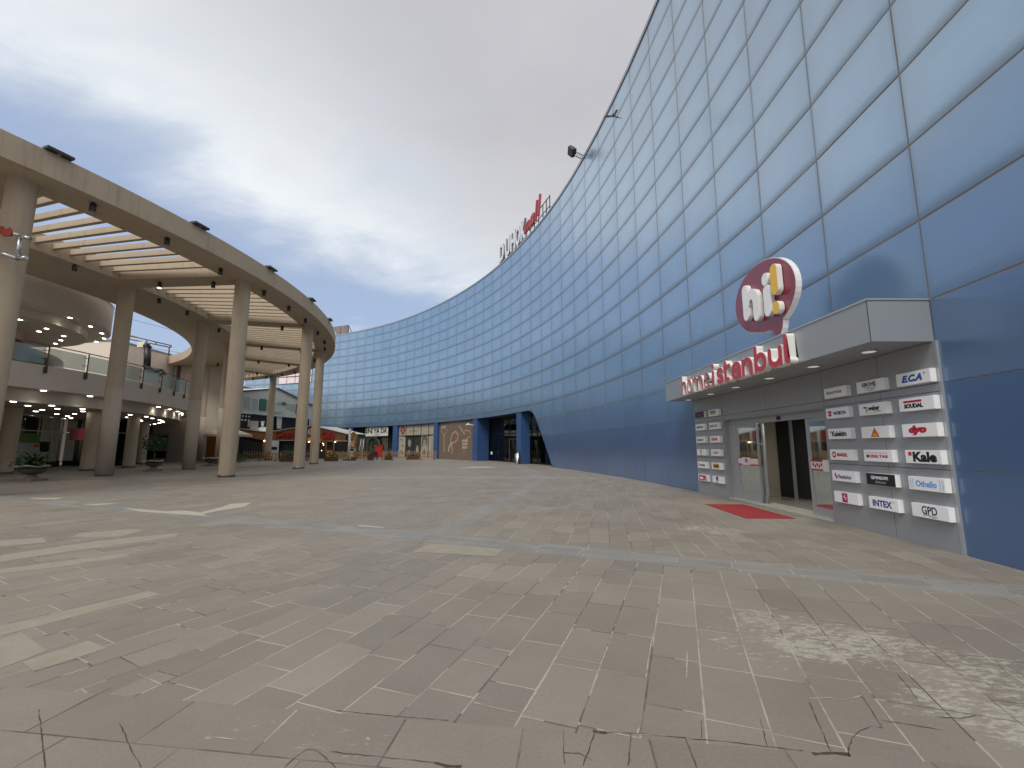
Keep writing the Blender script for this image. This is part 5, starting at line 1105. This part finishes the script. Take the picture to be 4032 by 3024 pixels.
# feather-flag pole, post, ladder, chairs, bin, camera
p = g_at(1372,1813.5); o = thing('white_sign_post', p, 'tall white post with rounded top on a black foot in front of the cafe', 'post')
MB().cyl(p+Vector((0,0,.1)), p+Vector((0,0,3.6)), .13, n=14).build('post', mat('worn_white', (.55,.52,.50), .6, var=.4, scale=3), o); MB().lathe(p+Vector((0,0,3.6)), [(.13,0),(.11,.08),(.001,.13)], 14).build('cap', WHITE, o); MB().box((p.x-.6,p.y-.25,0),(p.x+.6,p.y+.3,.12)).build('foot', BLACK, o)
p = g_at(1392,1813.5); o = thing('wooden_post', p, 'slim tall wooden post in a dark pot in front of the menu poster', 'post')
MB().box((p.x-.06,p.y-.06,.1),(p.x+.06,p.y+.06,2.75)).build('post', WOODP, o); MB().lathe(p, [(.25,0),(.36,.45),(.33,.45),(.001,.42)], 14).build('pot', WOODD, o)
a_ = Vector((-23.9,64.5,0)); ld = thing('stepladder', a_, 'grey metal ladder leaning beside the cafe at the glass shop front', 'ladder')
b = MB(); l0 = at_y(1416,1806,64.0); l0.z = 0; l1 = at_y(1428,1729,64.6); sd_ = Vector((.24,0,0))
for s_ in (-1, 1): b.cyl(l0+sd_*s_*1.3, l1+sd_*s_*.8, .045, n=6)
b.build('stile', mat('ladder_alu', (.5,.5,.5), .5, .3), ld); b = MB()
for i in range(1, 10): q_ = l0.lerp(l1, i/10); b.cyl(q_-sd_*1.15, q_+sd_*1.15, .035, n=6)
b.build('rungs', mat('ladder_alu', (.5,.5,.5)), ld)
def chair(x, y, rz, label):
    p = g_at(x, y); o = thing('black_chair', p, label, 'chair', 'black chairs at the cafe table'); M = Matrix.Translation(p)@Matrix.Rotation(rz, 4, 'Z')
    MB().box((-.23,-.23,.42),(.23,.23,.46), M).build('seat', BLACK, o); MB().box((-.23,.19,.50),(.23,.23,.95), M).build('backrest', BLACK, o)
    for sx in (-.21,.21):
        for sy in (-.21,.21): MB().box((sx-.02,sy-.02,0),(sx+.02,sy+.02,.42 if sy < 0 else .9), M).build('leg', BLACK, o)
chair(1478,1809.5,.2,'black chair seen from behind at the left of the cafe table'); chair(1495,1808.5,-1.4,'black chair turned sideways at the right of the cafe table')
p = g_at(1468,1808); o = thing('black_table', p, 'small square black outdoor table beside the chairs', 'table'); MB().box((p.x-.45,p.y-.4,.70),(p.x+.45,p.y+.4,.74)).build('table_top', BLACK, o)
for sx in (-.4,.4):
    for sy in (-.35,.35): MB().box((p.x+sx-.03,p.y+sy-.03,0),(p.x+sx+.03,p.y+sy+.03,.7)).build('leg', BLACK, o)
p = FP(64.6, 0, -1.6); tag(MB().box((p.x-.55,p.y-.4,0),(p.x+.55,p.y+.4,1.75)).box((p.x-.6,p.y-.45,1.75),(p.x+.6,p.y+.45,1.85)).build('red_cabinet', mat('cabinet_red', (.33,.015,.015), .5), None, p), 'bright red cabinet behind the fence at the blue pier', 'cabinet')
p = g_at(1700+1250/3.687, 1500+1210/3.687); p = Vector((p.x-.05, p.y+.15, 0)); o = thing('litter_bin', p, 'slim cylindrical steel litter bin with slanted top at the blue pillar', 'bin')
b = MB(); n = 20; vs = [];
for i in range(n): w_ = 2*PI*i/n; vs.append((p.x+.24*math.cos(w_), p.y+.24*math.sin(w_), .03))
for i in range(n): w_ = 2*PI*i/n; vs.append((p.x+.24*math.cos(w_), p.y+.24*math.sin(w_), 1.05+.12*math.cos(w_)))
b.add(vs, [[i,(i+1)%n,n+(i+1)%n,n+i] for i in range(n)], True); b.f.append([n+i for i in range(n)]); b.build('body', STEEL, o); MB().cyl((p.x,p.y,0),(p.x,p.y,.03), .25, n=20).build('base', BLACK, o)
M = fmat(41.9, 4.15, -.25); o = thing('security_camera', M.translation, 'white security camera on an arm beside the brown picture wall', 'camera')
MB().cyl(M@Vector((-.45,.05,.35)), M@Vector((.1,.14,.3)), .10, n=12).build('housing', WHITE, o); MB().cyl(M@Vector((.05,.1,.3)), M@Vector((.35,.0,-.28)), .03, n=8).build('arm', WHITE, o)
M = fmat(39.7, .9, 1.44); tag(MB().prism(rect(-.16,-.16,.16,.16), 0, .05, M).build('wall_socket', WHITE, None, M.translation), 'small white square box low on the dark blue panel', 'box')
# ================================================================ ROOF SIGN AND ROOF THINGS
rsn = thing('rooftop_lettering', FP(29.5,21.8,.3), 'large white capitals and red script on a steel frame at the roof edge', 'lettering')
for ch, s in zip('DUHOK', (34.6,33.05,31.65,30.35,29.0)):
    o = text(ch, fmat(s, 22.98, .2), 1.2, 2.1, mat('roof_letter_side', (.22,.22,.24), .6), rsn, 'white_letter', .20, .035); text(ch, fmat(s, 22.98, .2), 1.2, 2.1, mat('roof_letter_white', (.72,.73,.78), .5), o, 'letter_face', .03, .035, z=.205)
for ch, s, z_, h_ in (('m',27.5,22.55,.95),('a',26.2,22.6,1.0),('l',25.2,23.0,1.75),('l',24.5,23.15,1.85)):
    text(ch, fmat(s, z_, -.1), .62 if ch == 'l' else 1.25, h_, mat('roof_letter_red', (.42,.06,.07), .4), rsn, 'red_letter', .2, .02, .45)
b = MB()
for s in (28.0,27.0,26.0,25.0,24.2,23.4): b.cyl(FP(s,21.7,.35), FP(s,23.6 if s < 28 else 23.3,.35), .045, n=6)
for z_ in (22.6,23.5): b.cyl(FP(28.2,z_,.35), FP(23.4,z_,.35), .04, n=6)
for s in (34.6,33,31.6,30.3,29): b.cyl(FP(s,21.7,.4), FP(s,23.4,.4), .045, n=6)
b.cyl(FP(35,22.9,.4), FP(28.4,22.9,.4), .04, n=6); b.build('steel_frame', BLACK, rsn)
p0, p1 = FP(15.4,21.72,0), FP(15.6,22.15,-1.5); fl = thing('roof_floodlight', p0, 'black floodlight on a short ladder arm projecting from the roof edge', 'floodlight')
b = MB(); b.cyl(FP(15.25,21.7,.1), FP(15.3,22.0,-.62), .025, n=6); b.cyl(FP(15.65,21.7,.1), FP(15.7,22.0,-.62), .025, n=6)
for f_i in (.3,.5,.7): b.cyl(FP(15.25,21.7,.1).lerp(FP(15.3,22.0,-.62), f_i), FP(15.65,21.7,.1).lerp(FP(15.7,22.0,-.62), f_i), .02, n=6)
b.build('arm', DGREY, fl); M = fmat(15.5, 22.15, -.75)@Matrix.Rotation(.5, 4, 'X')@Matrix.Rotation(.5, 4, 'Z')
MB().box((-.30,-.26,-.05),(.30,.26,.22), M).box((-.2,-.2,-.2),(.2,.2,-.05), M).build('housing', DGREY, fl)
# louvred screen on the far roof
lv = thing('roof_louvre_screen', FP(84,21.8,3), 'small slatted steel screen on the roof above the far end of the facade', 'screen')
def lp(x, y): return at_y(1250+x/8.295, 1250+y/8.295, 82)
b = MB()
for i in range(11):
    f_i = i/10; a = Vector(lp(520,325)).lerp(lp(640,600), f_i); c = Vector(lp(1020,250)).lerp(lp(1010,520), f_i); b.cyl(a, c, .07, n=5)
b.build('slats', mat('louvre_brown', (.22,.17,.11), .6), lv)
b = MB(); b.cyl(lp(1020,250), lp(1010,520), .08, n=6); b.cyl(lp(760,290), lp(760,560), .08, n=6); b.cyl(lp(1030,280), lp(1130,510), .07, n=6); b.build('posts', mat('brown_steel', (.10,.06,.06)), lv)
b = MB(); q_ = [lp(1010,400), lp(1180,490), lp(1180,560), lp(1010,620), lp(640,620), lp(640,560)]; 
k_ = len(q_); b.add([Vector(p)+Vector((0,1.5,0)) for p in q_]+[Vector(p)+Vector((0,4,0)) for p in q_], [list(range(k_)), list(range(2*k_-1,k_-1,-1))]+[[i,(i+1)%k_,(i+1)%k_+k_,i+k_] for i in range(k_)]); b.build('plant_housing', PINK, lv)
